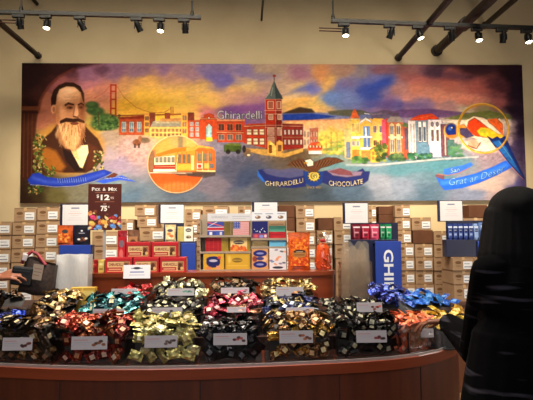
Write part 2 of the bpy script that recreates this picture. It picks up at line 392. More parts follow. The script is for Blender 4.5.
    K.poly([(64,104.5),(68,102),(74,103.8),(73.5,105.2),(68,104.2),(65,106)], (48,28,20), 1, .8)
    K.poly([(77.5,104),(81,102),(84,104),(83.5,105.5),(80.5,104),(78,105.4)], (48,28,20), 1, .8)
    K.ell(69.6,107.3,3.2,1.6,(96,58,40), .9, .5); K.ell(70,107.4,1.1,.9,(30,18,14), 1, .5)
    K.ell(80.8,107,2.4,1.5,(96,58,40), .9, .5); K.ell(81,107.1,.9,.9,(30,18,14), 1, .5)
    K.poly([(75.5,105),(77.2,105),(79,114),(77,116.6),(73.2,115.4)], (226,178,132), .9, .9)
    K.line([(74.6,106),(73,115)], .8, (150,100,68), .8); K.line([(73.4,116),(77.6,117)], 1, (104,62,44), .9)
    K.poly([(60,123),(62,119),(68,117.5),(74,118.2),(80,117.8),(84.5,120),(85.5,125),(84,136),(80,146),(73,150),(65,148),(59,140),(57,130)], (196,150,104), 1, 1.2)
    rs = random.Random(2)
    for k in range(70):
        x = rs.uniform(59,84); y = rs.uniform(122,144); dx = (x-72)*.12
        K.line([(x,y),(x+dx,y+rs.uniform(3,6))], .7, rs.choice([(232,196,148),(132,88,56),(214,170,120),(160,112,72)]), .7)
    K.poly([(60,120.5),(66,117.6),(73,118.6),(78,117.8),(84,120.5),(84.5,122.5),(78,121),(74,122),(66,121.2),(60,123)], (60,36,24), 1, .8)
    K.ell(74.5,123,4,1.3,(110,62,46), .9, .4)
    for x, y in [(59,128),(57.5,134),(61,140)]: K.ell(x,y,2.4,4,(226,190,140), .6, .8)
    K.ell(69,106.5,5.5,3.4,(140,92,64),.45,.9); K.ell(81,106.3,4,3,(128,82,56),.5,.9)
    K.poly([(82,92),(85,104),(85.5,120),(82,128),(79,118),(80,104)],(120,76,52),.5,4); K.ell(57,116,3.4,9,(134,86,58),.5,.9); K.ell(62,112,3,5,(214,164,120),.5,.9)
    K.poly([(58,126),(62,136),(66,147),(73,150),(70,151),(62,147),(57,138)],(104,68,44),.6,3); K.poly([(86,124),(85,136),(80,147),(75,150),(80,140),(82,128)],(96,60,40),.6,3)
    K.ell(70,90,7,3,(244,206,164),.5,.9); K.line([(64,97),(78,96.4)],.5,(160,110,80),.5); K.line([(65,100),(77,99.6)],.5,(160,110,80),.4)
    # flowers and vines
    for k in range(260):
        s_ = rs.random()
        if s_ < .5: x = 33+rs.uniform(0,9)+max(0,(rs.random()-.3))*8; y = rs.uniform(134,176)
        elif s_ < .62: x = rs.uniform(46,56); y = rs.uniform(166,176)
        elif s_ < .8: x = rs.uniform(94,103); y = rs.uniform(150,172)
        else: x = rs.uniform(29,43); y = rs.uniform(180,194)
        K.ell(x,y,rs.uniform(.8,1.8),rs.uniform(.6,1.2),rs.choice([(72,92,44),(52,70,34),(96,108,54),(60,80,40),(196,172,122),(176,146,96),(120,126,70)]), .85, .5, rs.uniform(0,3))
    K.poly([(92,68),(104,64),(110,70),(102,76),(96,73)], (70,46,60), .5, 5)
    # blue ribbon of the portrait
    rb = [(28,179),(33,173),(40,172),(46,176),(60,178),(76,176),(92,172),(104,169),(112,172),(104,178),(92,181),(74,185.5),(56,186),(40,184),(31,184)]
    K.poly(rb, (44,62,142), 1, 1); K.line([(34,177),(46,181),(62,182),(82,180),(104,173)], 3, (86,108,180), .5, 3)
    K.line([(31,184),(40,184.5),(56,186.3),(76,185.4),(94,181),(110,174)], .9, (160,166,196), .7)
    K.poly([(96,181),(110,177),(122,175),(136,181.5),(120,179.5),(104,183)], (60,88,182), .95, 1)
    K.line([(106,178.5),(118,176.5),(130,179)], .7, (198,205,230), .8)
    K.poly([(106,177),(114,172.5),(118,174),(114,177)], (96,52,36), .9, .8)
    for i in range(13): K.line([(58+i*2.3,177.6-.012*(i-3)**2),(58.8+i*2.3,182-.012*(i-3)**2)], .6, (156,178,232), .7)
    # ---- left street row
    def win_grid(x0,y0,x1,y1,nx,ny,c,fr=None,fw=.55):
        for i in range(nx):
            for j in range(ny):
                a = x0+(x1-x0)*(i+.5-fw/2)/nx; d = x0+(x1-x0)*(i+.5+fw/2)/nx; e = y0+(y1-y0)*(j+.5-.32)/ny; f = y0+(y1-y0)*(j+.5+.32)/ny
                if fr: K.rect(a-.5,e-.5,d+.5,f+.5,fr)
                K.rect(a,e,d,f,c)
                K.line([((a+d)/2,e),((a+d)/2,f)], .4, fr or (200,180,150), .7)
    K.rect(119,117,144,134.5,(158,78,48)); K.poly([(118,117.2),(144,115),(144,118),(119,119)],(124,56,40)); win_grid(120,119,143,134,3,1,(96,110,118),(206,190,160),.5); win_grid(120,121,143,129,3,1,(120,136,140),(214,200,170),.45)
    K.rect(144,113,150,135,(216,160,88)); K.rect(149.5,112.4,155,127,(132,72,54)); win_grid(144,115,150,133,1,3,(120,90,60))
    K.poly([(150,127),(153,120.5),(181,120.5),(182,127)],(142,138,118)); K.poly([(153,120.5),(181,120.5),(179,123),(156,123)],(172,160,130)); K.rect(165,112.6,170,121,(140,76,56)); K.rect(160,118,181,121,(190,140,90))
    K.rect(150,126.5,183,137,(222,178,106)); win_grid(151,128,183,132,8,1,(140,98,62)); win_grid(151,132.5,183,136.5,8,1,(122,84,56))
    K.rect(181,112.5,188,137,(224,166,84)); K.rect(188,112.2,194,121,(124,66,54)); win_grid(181,114,188,134,1,3,(146,116,88))
    K.rect(188,120,201,138,(190,84,54)); win_grid(189,121,200,137,2,3,(150,150,150),(226,200,170),.5)
    K.poly([(200,139),(200,118),(204,117),(204,114.5),(209,112.5),(214,114.5),(214,117),(217,118),(217,139)],(186,84,50)); K.poly([(206,137),(206,127),(209,123.5),(212,127),(212,137)],(150,184,180)); K.line([(206,127),(209,123.5),(212,127)],.8,(232,210,180)); K.line([(209,124),(209,137)],.5,(230,215,190)); K.line([(200,118.4),(217,118.4)],.8,(226,170,120)); K.rect(206,137,212.5,141,(236,196,70)); K.ell(209,117.5,1,1,(236,220,190))
    K.rect(217,120,245,142,(180,76,48)); K.rect(217,118.6,245,121,(216,150,110)); win_grid(217,122,243,132,3,1,(92,62,52),(208,130,92),.62); win_grid(217,133,243,141,3,1,(110,100,96),(220,180,140),.6); K.line([(217,132),(245,132.5)],.9,(224,176,130))
    # main red block
    K.poly([(244,143),(244,126),(248,123.5),(266,123),(266,148)],(176,70,44)); K.line([(244,126),(266,125)],.9,(226,176,132)); win_grid(246,128,265,135.5,3,1,(226,208,170),(232,214,180),.6); win_grid(246,137,265,145.5,3,1,(226,208,170),(232,214,180),.6)
    for y in (131.5,141): K.line([(246.5,y),(264.5,y)],.4,(120,70,54),.8)
    K.poly([(282,149),(282,123.5),(303,124),(303,148),(283,150)],(136,52,42)); K.line([(282,125.5),(303,126)],.8,(206,150,116)); win_grid(283,128,303,136,5,1,(196,176,160),None,.6); win_grid(283,138,303,146,5,1,(190,170,150),None,.6); K.line([(283,137),(303,137)],.7,(200,150,110))
    K.poly([(246,148),(266,149),(284,153),(303,148),(303,152),(284,158),(262,155),(246,151)],(198,158,88),.95,1)
    K.rect(265.5,98,282,149,(166,58,38)); K.rect(276,98,282,149,(120,42,34)); K.line([(276,98),(276,149)],.5,(224,170,140),.8)
    for y in (98.5,110,113.5,125,127): K.line([(265,y),(282.4,y)],.8,(214,160,130),.9)
    for x in (265.6,282): K.line([(x,98),(x,148)],.6,(210,160,130),.8)
    for x0,y0,x1,y1 in [(269,114.5,273,119),(268,128,274,135),(277.6,128,281,135),(268,137,274,144),(278,114.5,281,119),(268.5,101,273.5,108),(277.5,101,280.8,108)]: K.rect(x0-.6,y0-.6,x1+.6,y1+.6,(226,196,158)); K.rect(x0,y0,x1,y1,(150,94,74) if y0 < 112 else (170,130,110))
    K.poly([(265,98.5),(267,95),(270,92),(272,86),(274.6,79.5),(277,86),(280,92),(282.4,95),(283,98.5)],(92,100,92)); K.poly([(275,80),(277,86),(280,92),(283,98),(276,98)],(62,70,68)); K.line([(270,92),(266,97)],.8,(176,176,150),.8); K.line([(273,87),(271.6,95)],.8,(150,156,140),.8)
    K.line([(274.8,79.5),(274.8,74)],.6,(60,50,44)); K.ell(275,75,1.8,1.1,(136,60,40),.9,.3)
    K.poly([(267,149),(267,142),(269.5,140),(272,142),(272,155),(267,154)],(212,164,84)); K.poly([(276,152),(276,142),(279,139.5),(283,142),(283,151),(277,155)],(206,158,84)); K.poly([(270,141),(273,143),(276,146),(276,156),(269,154)],(236,198,112)); K.rect(269,145,271.5,153,(124,84,50)); K.rect(278,145,281,151,(120,84,54))
    K.text('Ghirardelli', (120,120,130), box=(217.8,110.6,262.6,119.2), bold=.012, slant=0)
    K.text('Ghirardelli', (216,216,204), box=(217.4,110.2,262,118.6), bold=.0)
    K.poly([(303,149),(303,127),(306,126),(306,128.5),(309,128.5),(309,126),(312,126),(312,128.5),(315,128.5),(315,126),(318,127),(318,147)],(214,176,142)); K.poly([(310,128.5),(318,127.5),(318,147),(310,147)],(172,108,88)); win_grid(303,130,310,146,2,2,(130,110,100),None,.4); win_grid(310,130,318,146,3,2,(206,180,150),None,.4)
    # small red tram, garden
    K.poly([(308,146),(311,142.5),(319,142),(322,145),(322,153),(308,154)],(196,84,52)); win_grid(308.5,144.5,321.5,148.5,4,1,(230,210,170),None,.5); K.rect(308,150.5,322,154.5,(224,214,200)); K.line([(308,150.3),(322,149.8)],.8,(236,150,90))
    for k in range(60): K.ell(rs.uniform(320,346),rs.uniform(132,154),rs.uniform(2,4),rs.uniform(1,2),rs.choice([(226,196,96),(178,180,84),(120,146,82),(96,128,84),(232,178,92)]),.6,.7)
    for x,h in ((331,128),(337,132),(326,136)): K.line([(x,h),(x,150)],1,(150,120,60),.7); K.ell(x,h+3,5,5,(200,180,90),.6,.8)
    # horses and wagons
    K.rect(224,145,241,151.5,(74,88,44)); K.poly([(224,145),(228,143),(240,143),(241,146)],(104,112,60)); 
    for x in (228,238): K.ell(x,151.5,2.2,2.2,(44,40,34),.9,.3)
    K.ell(247,152.5,3.4,4.4,(120,96,70),.9,.5); K.ell(248.5,155,2,1.4,(228,214,170),.9,.4); K.ell(244,149,1.6,3.4,(48,44,40),.9,.4)
    K.ell(137,142,4,3,(110,70,46),.9,.4); K.ell(145,140,5,2.6,(96,84,66),.85,.5); K.line([(135,144),(135,147)],1,(70,44,30)); K.line([(139,144),(139,147)],1,(70,44,30)); K.ell(140,138,1.8,2.6,(150,100,70),.9,.4)
    # ---- Victorian houses
    K.poly([(344,158),(344,128),(350,119),(352,119),(352,160)],(190,176,120)); K.rect(346,142,350,158,(112,124,140)); K.poly([(344,128),(350,119),(352,128)],(214,180,110))
    K.rect(351,117,360,160,(228,186,96)); K.poly([(350.5,118),(353,111),(355,108),(357,111),(360,118)],(206,110,66)); K.rect(351,136,360,139,(216,214,206)); win_grid(351,121,360,134,2,1,(180,150,100),(240,220,150),.5); win_grid(351,140,360,147,2,1,(120,130,150),(236,226,200),.5); K.rect(352,150,359,160,(206,130,70)); K.line([(350.5,118.5),(360,118.5)],1,(240,220,170))
    K.poly([(360,160),(360,122),(364,118),(372,118),(372,160)],(222,176,90)); K.poly([(359,122),(366,116.5),(372,121),(372,123),(366,119.5),(360,124)],(222,218,206)); K.rect(363,126,370,136,(110,136,172)); K.rect(365,127,367,136,(214,218,220)); K.rect(363.5,138,370,147,(96,120,156)); K.line([(366.8,138),(366.8,147)],.7,(230,230,225)); K.rect(360,135.6,384,138,(220,218,208)); K.rect(360,147.4,382,150,(208,206,196)); K.rect(361,151,371,161,(196,130,76))
    K.rect(372,121,384,160,(232,180,104)); K.poly([(371,121),(374,117.5),(384,118),(384,122)],(226,176,90)); win_grid(372,124,384,134,2,1,(110,96,120),(240,214,180),.45); win_grid(372,139,384,147,2,1,(120,76,60),(224,180,120),.45)
    K.rect(382,119,387,150,(212,98,112)); K.rect(386,118,390,158,(190,72,62))
    K.poly([(370,163),(370,150),(374,147.5),(378,150),(378,163)],(214,170,78)); win_grid(371,151,378,161,2,2,(150,98,56),None,.5); K.line([(370,150),(374,147.4),(378,150)],1,(150,112,50))
    for k in range(50): K.ell(rs.uniform(375,386),rs.uniform(143,162),2,1.6,rs.choice([(74,92,50),(104,118,60),(54,72,44),(150,156,76)]),.75,.6)
    for k in range(40): K.ell(rs.uniform(352,368),rs.uniform(157,163),2,1.2,rs.choice([(92,132,72),(112,150,84),(70,104,66)]),.7,.6)
    K.rect(388,119,403,160,(180,106,72)); K.poly([(387,120),(391,116),(400,116),(404,120),(404,122),(387,122)],(150,140,130)); K.rect(388,136,404,138.5,(206,196,184))
    for x in (392,398.6): K.poly([(x-2.6,158),(x-2.6,124),(x,122.5),(x+2.6,124),(x+2.6,158)],(206,186,142)); K.rect(x-1.5,126,x+1.5,134,(110,112,124)); K.rect(x-1.5,140,x+1.5,152,(122,120,126)); K.line([(x,126),(x,152)],.4,(230,220,200))
    K.line([(390,153),(403,153)],1,(206,150,90),.8)
    K.rect(403,124,409,160,(166,88,66)); K.rect(404.6,128,407.5,150,(96,84,96)); K.poly([(402,126),(404,122),(409,124),(409,128)],(96,112,76))
    for k in range(40): K.ell(rs.uniform(388,404),rs.uniform(154,161),2,1.4,rs.choice([(70,96,66),(96,120,76),(58,80,60)]),.7,.6)
    K.poly([(408,122),(412,118),(419,114.5),(432,112.8),(436,115.5),(440,119),(443,122),(428,119.5)],(200,78,46)); K.line([(412,119),(434,114.5)],.8,(232,128,84),.8)
    K.rect(408,120,416,160,(214,206,196)); K.rect(416,120,428,145,(120,140,150)); K.rect(416,142,429,160,(104,132,146)); K.rect(428,119,442,145,(212,204,200)); K.rect(429,142,442,158,(188,190,198))
    for x in (418.4,423): K.rect(x-.2,121,x+3.4,142,(230,222,210)); K.rect(x+.6,127,x+2.6,141,(92,102,112))
    for x in (431,436): K.rect(x-.3,121,x+3.3,143,(238,228,216)); K.rect(x+.5,130,x+2.6,141,(122,96,92)); K.ell(x+1.5,124,1.4,2.4,(120,110,116),.9,.3)
    for x in (411,414): K.line([(x,124),(x,158)],.7,(150,140,132),.8)
    K.rect(441,124,449,157,(110,76,84)); K.rect(444,126,446,156,(190,176,160)); K.rect(447,140,454,156,(82,110,104))
    for k in range(46): K.ell(rs.uniform(408,430),rs.uniform(154,161),2,1.4,rs.choice([(58,104,74),(82,124,84),(46,82,66)]),.75,.6)
    for k in range(30): K.ell(rs.uniform(449,462),rs.uniform(145,157),2.4,1.6,rs.choice([(86,124,92),(64,98,80),(110,140,100)]),.7,.6)
    K.poly([(345,164),(375,164.5),(410,161),(445,158),(478,156.5),(478,158.5),(445,160.5),(410,163.5),(375,167),(345,166.5)],(176,178,172),.9,1)
    K.poly([(320,158),(345,165),(375,167.5),(410,164.5),(470,159),(470,166),(400,176),(330,172)],(92,132,138),.55,4)
    # ---- parrot in the gold hoop
    K.poly([(462,143),(478,139),(500,140),(506,148),(494,153),(470,152),(461,148)],(226,206,182),.9,2); K.ell(473,144,5.5,4,(196,150,120),.9,.4); K.ell(487,148,7,3,(236,214,190),.9,.5); K.line([(468,146),(476,149),(480,143)],.9,(140,84,56),.8)
    K.poly([(463,129),(466,120),(474,115.5),(484,117),(493,123),(500,117),(503,121),(504,130),(502,138),(490,140),(476,139),(467,136)],(240,214,176),1,1)
    K.poly([(467,128),(469,121),(475,117.5),(480,120),(486,126),(494,133),(488,138),(476,136),(469,133)],(214,78,40),1,1)
    K.poly([(488,119),(497,118),(503,124),(503,136),(496,132),(490,125)],(222,104,50),.95,1)
    K.poly([(477,131),(481,127),(490,128),(498,132),(504,136),(500,138),(488,138),(480,136)],(230,186,58),1,1); K.ell(483,131,4,2,(150,160,60),.8,.5)
    K.poly([(476,118),(484,118),(494,126),(502,134),(498,134),(488,127)],(244,226,196),.9,1)
    K.ell(451,131,7.5,7.5,(216,160,80),.9,.3); K.ell(451.5,130,6,6.6,(34,52,112),1,.3); K.ell(450,128.5,2.2,2,(70,106,170),.9,.5); K.poly([(444,133),(447,136),(452,138.5),(457,137),(455,134.5),(448,135)],(206,120,60),.95,1); K.ell(452,127.5,1,.9,(236,226,180),.9,.4)
    K.poly([(456,126),(464,124),(470,130),(468,137),(460,138),(456,135)],(204,140,66),.95,1); K.poly([(460,128),(467,128),(474,136),(466,138),(460,134)],(60,58,92),.9,1.2)
    K.poly([(487,136),(492,139),(497,136.5),(500,139),(505,136),(509,146),(516,162),(524,181),(518,177),(506,162),(494,146)],(36,52,104),1,1)
    K.poly([(492,142),(499,140),(506,148),(513,162),(521,178),(508,163)],(54,108,164),.95,1.4); K.line([(496,148),(508,165),(521,180)],1,(214,160,160),.8); K.line([(499,142),(511,160)],1,(110,170,200),.7)
    K.ring(483.5,128.5,25,2,(196,146,58),.95); K.ring(483,128,25.4,.7,(246,206,110),.9)
    # blue ribbon at the right
    K.poly([(462,186),(480,174),(500,166),(516,176),(512,186),(490,192),(468,191)],(196,176,160),.7,4)
    K.poly([(434,176),(437,174.5),(443,176),(442,191),(439,187)],(112,80,86),.95,1)
    K.poly([(435,178),(441,180.5),(456,179),(474,174.5),(492,167.5),(505,161),(511,168),(496,176),(478,184),(460,189.5),(443,191.5),(439,187)],(54,104,198),1,1)
    K.line([(441,184),(458,183),(478,178),(505,166)],4,(92,148,224),.5,3)
    K.poly([(443,170),(452,168),(462,166),(470,163),(472,165.5),(466,170),(456,174),(446,176),(442,174)],(66,112,200),.95,1); K.line([(436,175),(446,176.5),(458,174),(468,169)],1,(156,112,100),.9)
    def rw(u, v):
        x = 447+56*u; y = 186.6-4*u-10.5*u*u; return (x+v*1.2, y-v*7.2)
    K.text('Grat ar Deser', (160,200,222), rw, bold=.0, a=.85)
    K.text('San', (170,206,222), lambda u, v: (449.5+9*u, 174-1.8*u-v*4.6), bold=.015)
    # ---- cable car in the round picture
    cx, cy, r = 176.5, 164, 29
    K.ell(cx,cy,r,r-.8,(196,128,76),1,.05)
    w = K.win(cx-r,cy-r,cx+r,cy+r); keep = K.img.copy()
    K.ell(170,148,15,12,(222,150,84),.9,.6); K.ell(180,141,10,7,(190,150,100),.8,.5); K.rect(178,136,183,150,(112,110,84),.8,2); K.rect(186,137,196,150,(222,170,100),.8,2); K.rect(148,150,155,176,(110,90,70),.8,2)
    K.poly([(148,172),(205,172),(205,193),(148,193)],(190,88,44),.95,5); K.ell(178,187,20,5,(222,138,84),.6,.8)
    for x in range(156,204,4): K.line([(x,178),(x-(176-x)*.12,191)],.7,(176,84,48),.5)
    mk = np.clip(.5-(np.hypot(K.X-cx,(K.Y-cy)*1.03)-r)/.8,0,1)[...,None]; K.img = keep*(1-mk)+K.img*mk
    K.ring(cx,cy,r-.3,1.3,(226,184,136),.85)
    K.poly([(156,154),(175,148),(190,146.5),(190,150),(168,153.5),(156,157)],(206,112,48)); K.poly([(186,147.5),(200,145),(213,147),(214.5,149.5),(198,151.5),(186,151)],(226,150,78)); K.poly([(156,157),(190,151),(190,155),(156,159.5)],(232,150,76))
    K.poly([(154,157),(176,155),(176,171),(154,171)],(234,214,176)); win_grid(155,155.5,175,163.5,5,1,(110,112,96),(236,220,186),.66); K.poly([(153,165),(176,164.5),(176,168.5),(154,168.5)],(160,56,44)); K.line([(155,166.5),(175,166.3)],.7,(226,180,140),.8); K.rect(153,169,177,171.6,(240,226,196))
    K.poly([(175,153),(195,150),(195,171),(175,170)],(214,136,62)); 
    for x in (178.5,183,187.5): K.rect(x-.4,154,x+2.6,163,(110,100,80)); K.line([(x-1,152),(x-1,170)],.8,(200,112,56))
    K.rect(176,164,194,170,(224,158,74)); K.rect(191,155,194,170,(240,200,130))
    K.poly([(195,150),(199,147.5),(212,148.5),(215.5,151),(215.5,171),(196,171.5)],(206,108,58)); 
    for x in (199,204.5,210): K.rect(x-1.5,153,x+2.2,161,(118,112,92)); K.rect(x-2.4,151,x-1.6,171,(240,190,130))
    K.rect(196.5,163,202.5,168.5,(240,214,180)); K.rect(198,164.6,201,167.4,(206,70,50)); K.rect(204,163,209,168.6,(236,170,96)); K.rect(209.6,163.4,213.6,168,(104,104,100)); K.rect(196,170,215.5,172.2,(240,200,140))
    K.line([(178,153.5),(176,170)],.8,(240,210,160)); K.poly([(168,172),(198,171.5),(210,172.5),(210,175),(180,176)],(104,80,60),.9,1); K.line([(150,172.5),(192,173)],1.2,(244,230,200),.9)
    K.poly([(186,173),(215,172.4),(215,175.5),(205,177.5),(188,176)],(70,62,58),.8,1.4)
    # ---- eagle and the two lettered banners
    K.poly([(258,170),(263,169),(270,172),(282,173),(292,172),(304,171),(306,176),(305,187),(292,188.6),(278,187.6),(268,184.5),(260,178)],(48,54,98),1,1); K.poly([(262,170),(268,168.5),(280,170),(292,168),(303,170),(303,176),(290,178.5),(276,177),(266,174)],(92,92,118),.9,1.2)
    K.poly([(257,170),(261,176),(266,183),(262,182),(257,176)],(58,106,176),.9,1)
    K.poly([(321,172),(330,170),(345,172),(356,172),(362,169),(364,172),(369,172),(367,181),(360,186),(344,187.8),(330,186.5),(321,183)],(48,54,98),1,1); K.poly([(326,171),(338,168),(352,172),(362,172),(360,176),(346,178),(332,176)],(140,122,132),.9,1.2); K.poly([(328,172),(340,168.6),(350,172),(352,176),(338,175)],(112,66,66),.8,1)
    K.poly([(303,172),(323,172),(321,184),(313,188),(305,184)],(44,66,116),1,1); K.ell(313.2,176.4,5.2,4.8,(226,196,96),1,.15); K.ell(313.2,176.4,3.6,3.3,(112,110,80),.7,.2); K.text('G', (244,226,130), box=(311.2,173.6,315.4,179.2), bold=.03)
    for a in range(0,360,30): K.line([(313.2+4.6*math.cos(R(a)),176.4+4.2*math.sin(R(a))),(313.2+6.2*math.cos(R(a)),176.4+5.8*math.sin(R(a)))],.7,(230,204,110),.9)
    K.poly([(286,166),(292,161),(300,158.6),(306,160.5),(312,163),(318,160.5),(326,157.5),(336,158),(344,161.5),(336,163.5),(328,166.5),(320,168.5),(316,172.5),(309,172.5),(304,168.5),(296,165.5)],(96,66,46),1,1)
    K.poly([(304,160.5),(310,158.8),(313,161.5),(313,166),(307,167)],(236,222,196),.95,1); K.ell(305,163,2,1,(222,176,72),.95,.3)
    for k in range(16): K.line([(318+k*1.5,160.5+abs(k-5)*.12),(315+k*1.4,167.5-k*.28)],.6,(62,40,28) if k % 2 else (140,104,74),.7)
    for k in range(10): K.line([(290+k*1.5,163-k*.3),(294+k*1.4,167)],.6,(62,40,28) if k % 2 else (140,104,74),.7)
    def lw(u, v): return (264.6+38*u, 184.3+3.4*math.sin(PI*(.15+u*.75))-2.4*u-v*5.0)
    K.text('GHIRARDELLI', (234,222,182), lw, bold=.02)
    def rw2(u, v): return (328+34*u, 186.4+1.6*math.sin(PI*u)-1.7*u*u-v*5.2-.4)
    K.text('CHOCOLATE', (234,222,182), rw2, bold=.02)
    K.text('SINCE 1852', (196,166,130), box=(306,186.8,320.5,189.2), bold=.01, a=.8)
    # dark right margin of the painting
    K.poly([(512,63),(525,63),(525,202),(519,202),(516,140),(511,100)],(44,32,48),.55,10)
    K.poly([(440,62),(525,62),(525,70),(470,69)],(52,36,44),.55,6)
    L_ = K.img.mean(-1); gy, gx_ = np.gradient(L_); ed = np.hypot(gx_, gy); reg = 1/(1+np.exp(-(K.Y-112)/1.5))   # drawn contours in the street scene
    ed = ed*(.35+.65*reg); K.img *= (1-np.clip((ed-7)*.009, 0, .34))[..., None]
    sp_ = fbm(K.X, K.Y*1.1, 2.4, 141, 3)-.5; zone = reg*(K.Y < 162)*(K.X > 116); K.img *= (1+.3*sp_*zone*(np.hypot(K.X-178,K.Y-164) > 32))[..., None]
    K.img *= (1+.16*(fbm(K.X*1.3+K.Y, K.Y*2, 3.2, 77)-.5))[..., None]
    return K
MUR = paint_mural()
g_ = MUR.img.clip(0, 255)/255.0
lum = (g_*np.array([.3,.59,.11])).sum(-1, keepdims=True); g_ = lum+(g_-lum)*1.12          # a vivid, glossy print
g_ = g_*np.array([1.02,1.0,1.04]); g_ = np.clip(g_, 0, 1); g_ = .47+(g_-.47)*1.16-.01
MUR.img = np.clip(g_, 0.02, 1)*255
MY = WALLY-.034
def mural_px(X, Y):
    s_ = (X-21)/503.5; t_ = (Y-63)/139.0
    return (22-2*t_)*(1-s_)+(522+5*t_)*s_, (63+2*s_)*(1-t_)+(203-3*s_)*t_
def mural_at(X, Y): return at(*mural_px(X, Y), MY)
zb = mural_at(21, 202).z
mroot = thing('mural_picture', (0, MY, zb), 'wide painted city mural with bearded portrait, brick clock tower and parrot on wall', 'mural')
mo = MUR.build('painted_face', mural_at(21,63), mural_at(524.5,63), mural_at(21,202), mural_at(524.5,202), PAINT_MATTE, mroot)
co = np.zeros((MUR.H, MUR.W, 3))   # the painting sits on the flat panel with its proportions as seen on the wall
PXX, PYY = mural_px(MUR.X, MUR.Y)
dx = cf.x+cr.x*((PXX-266.5)/FPX)-cu.x*((PYY-200)/FPX); dy = cf.y+cr.y*((PXX-266.5)/FPX)-cu.y*((PYY-200)/FPX); dz = cf.z+cr.z*((PXX-266.5)/FPX)-cu.z*((PYY-200)/FPX)
co[..., 0] = dx*MY/dy; co[..., 1] = 0; co[..., 2] = CAM.z+dz*MY/dy-zb
mo.data.vertices.foreach_set('co', co.reshape(-1).astype(np.float32)); mo.data.update()
b = MB(); q = [mural_at(21,63), mural_at(524.5,63), mural_at(524.5,202), mural_at(21,202)]
b.add([(p.x, MY+.001, p.z) for p in q]+[(p.x, WALLY-.002, p.z) for p in q], [(0,1,2,3),(7,6,5,4),(0,4,5,1),(1,5,6,2),(2,6,7,3),(3,7,4,0)])
b.build('backing_board', mat('mural_edge', (52,36,30), None, 10, .7), mroot)

# ------------------------------------------------------------------ overhead pipes and track lights
def pipe(px, py, r, y0, lab, ring=None):
    p = at(px, py, WALLY); b = MB()
    b.tube([(p.x, y0, p.z), (p.x, WALLY, p.z)], r, 16)
    o = b.build('ceiling_pipe', M_pipe, loc=(p.x, WALLY, p.z)); tag(o, lab, 'pipe', 'pipes running out from the wall')
    for k, (yy, rr) in enumerate(([(WALLY-.01, r*1.35)] if r > .02 else [])+([ring] if ring else [])):
        f = MB(); f.tube([(p.x, yy-.02, p.z), (p.x, yy+.008 if k == 0 else yy+.06, p.z)], rr, 16); f.build('pipe_collar', M_pipe, o)
pipe(38.5, 56, .027, .6, 'dark pipe ending above the bearded portrait at upper left')
pipe(398, 58, .03, .6, 'slim dark pipe ending above the colourful painted houses')
pipe(436.4, 51, .047, .6, 'thickest dark pipe, with a collar, ending above the red-roofed painted house', (WALLY-.75, .062))
pipe(484, 26, .03, .6, 'dark pipe at upper right passing behind the light track')
pipe(261.5, 20, .012, .6, 'very thin dark pipe at top centre of the wall')
pipe(37, 4, .02, .6, 'short visible end of a dark pipe above the left light track')
TY = 4.45
CEIL = 4.45
M_lamp = mat('lamp_housing', (24,22,22), (16,15,15), 30, .4, .4)
M_on = mat_emit('lit_lens', (255,236,200), 14.0); M_off = mat('unlit_lens', (30,28,26), None, 30, .15, .2)
def track(p0, p1, rodpx, lab):
    a = at(*p0, TY); c = at(*p1, TY); b = MB(); d = (c-a).normalized()
    b.tube([a, c], .0, 4) if False else None
    rot = Matrix((( d.x, 0, -d.z), (0, 1, 0), (d.z, 0, d.x)))
    b.box((a+c)/2, ((c-a).length, .036, .034), rot)
    o = b.build('lighting_track', M_black, loc=(a+c)/2); tag(o, lab, 'light track', 'black ceiling light tracks')
    for rp in rodpx:
        t = (rp-p0[0])/(p1[0]-p0[0]); q = a+(c-a)*t
        r_ = MB(); r_.tube([(q.x, q.y, q.z), (q.x, q.y, CEIL)], .008, 8); r_.tube([(q.x,q.y,q.z+.01),(q.x,q.y,q.z+.06)],[.022,.012],10); r_.build('hanging_rod', M_black, o)
    return a, c
T1 = track((-60, 10.5), (201, 17.5), [192, 20], 'black light track over the left half of the mural')
T2 = track((331, 20.8), (575, 29.6), [333, 560], 'black light track over the right half of the mural')
heads = [(19,25,9,0,0,'unlit track spotlight nearest the left edge of the photo'),(46,26,9,1,0,'lit track spotlight above the bearded portrait'),(80,26,9,0,.5,'tilted unlit track spotlight above the small painted tree'),(137,26,9,0,.45,'tilted unlit track spotlight above the brick warehouses'),(160,27,9,1,0,'lit track spotlight second from right end of left track'),(185,27,9,0,0,'unlit track spotlight at the right end of the left track'),
  (345,33,10,1,0,'lit track spotlight at the left end of the right track'),(390,33,9,0,-.3,'unlit track spotlight left of the slim pipe'),(418,36,10,1,.2,'lit track spotlight between the two slanting pipes'),(450,34,9,0,.2,'unlit track spotlight half hidden behind the thickest pipe'),(477,38,10,1,0,'lit track spotlight right of the thickest pipe'),(502,36,9,0,.1,'unlit track spotlight second from right on right track'),(527,38,10,2,0,'brightest glaring track spotlight at far right')]
LAMPS = []
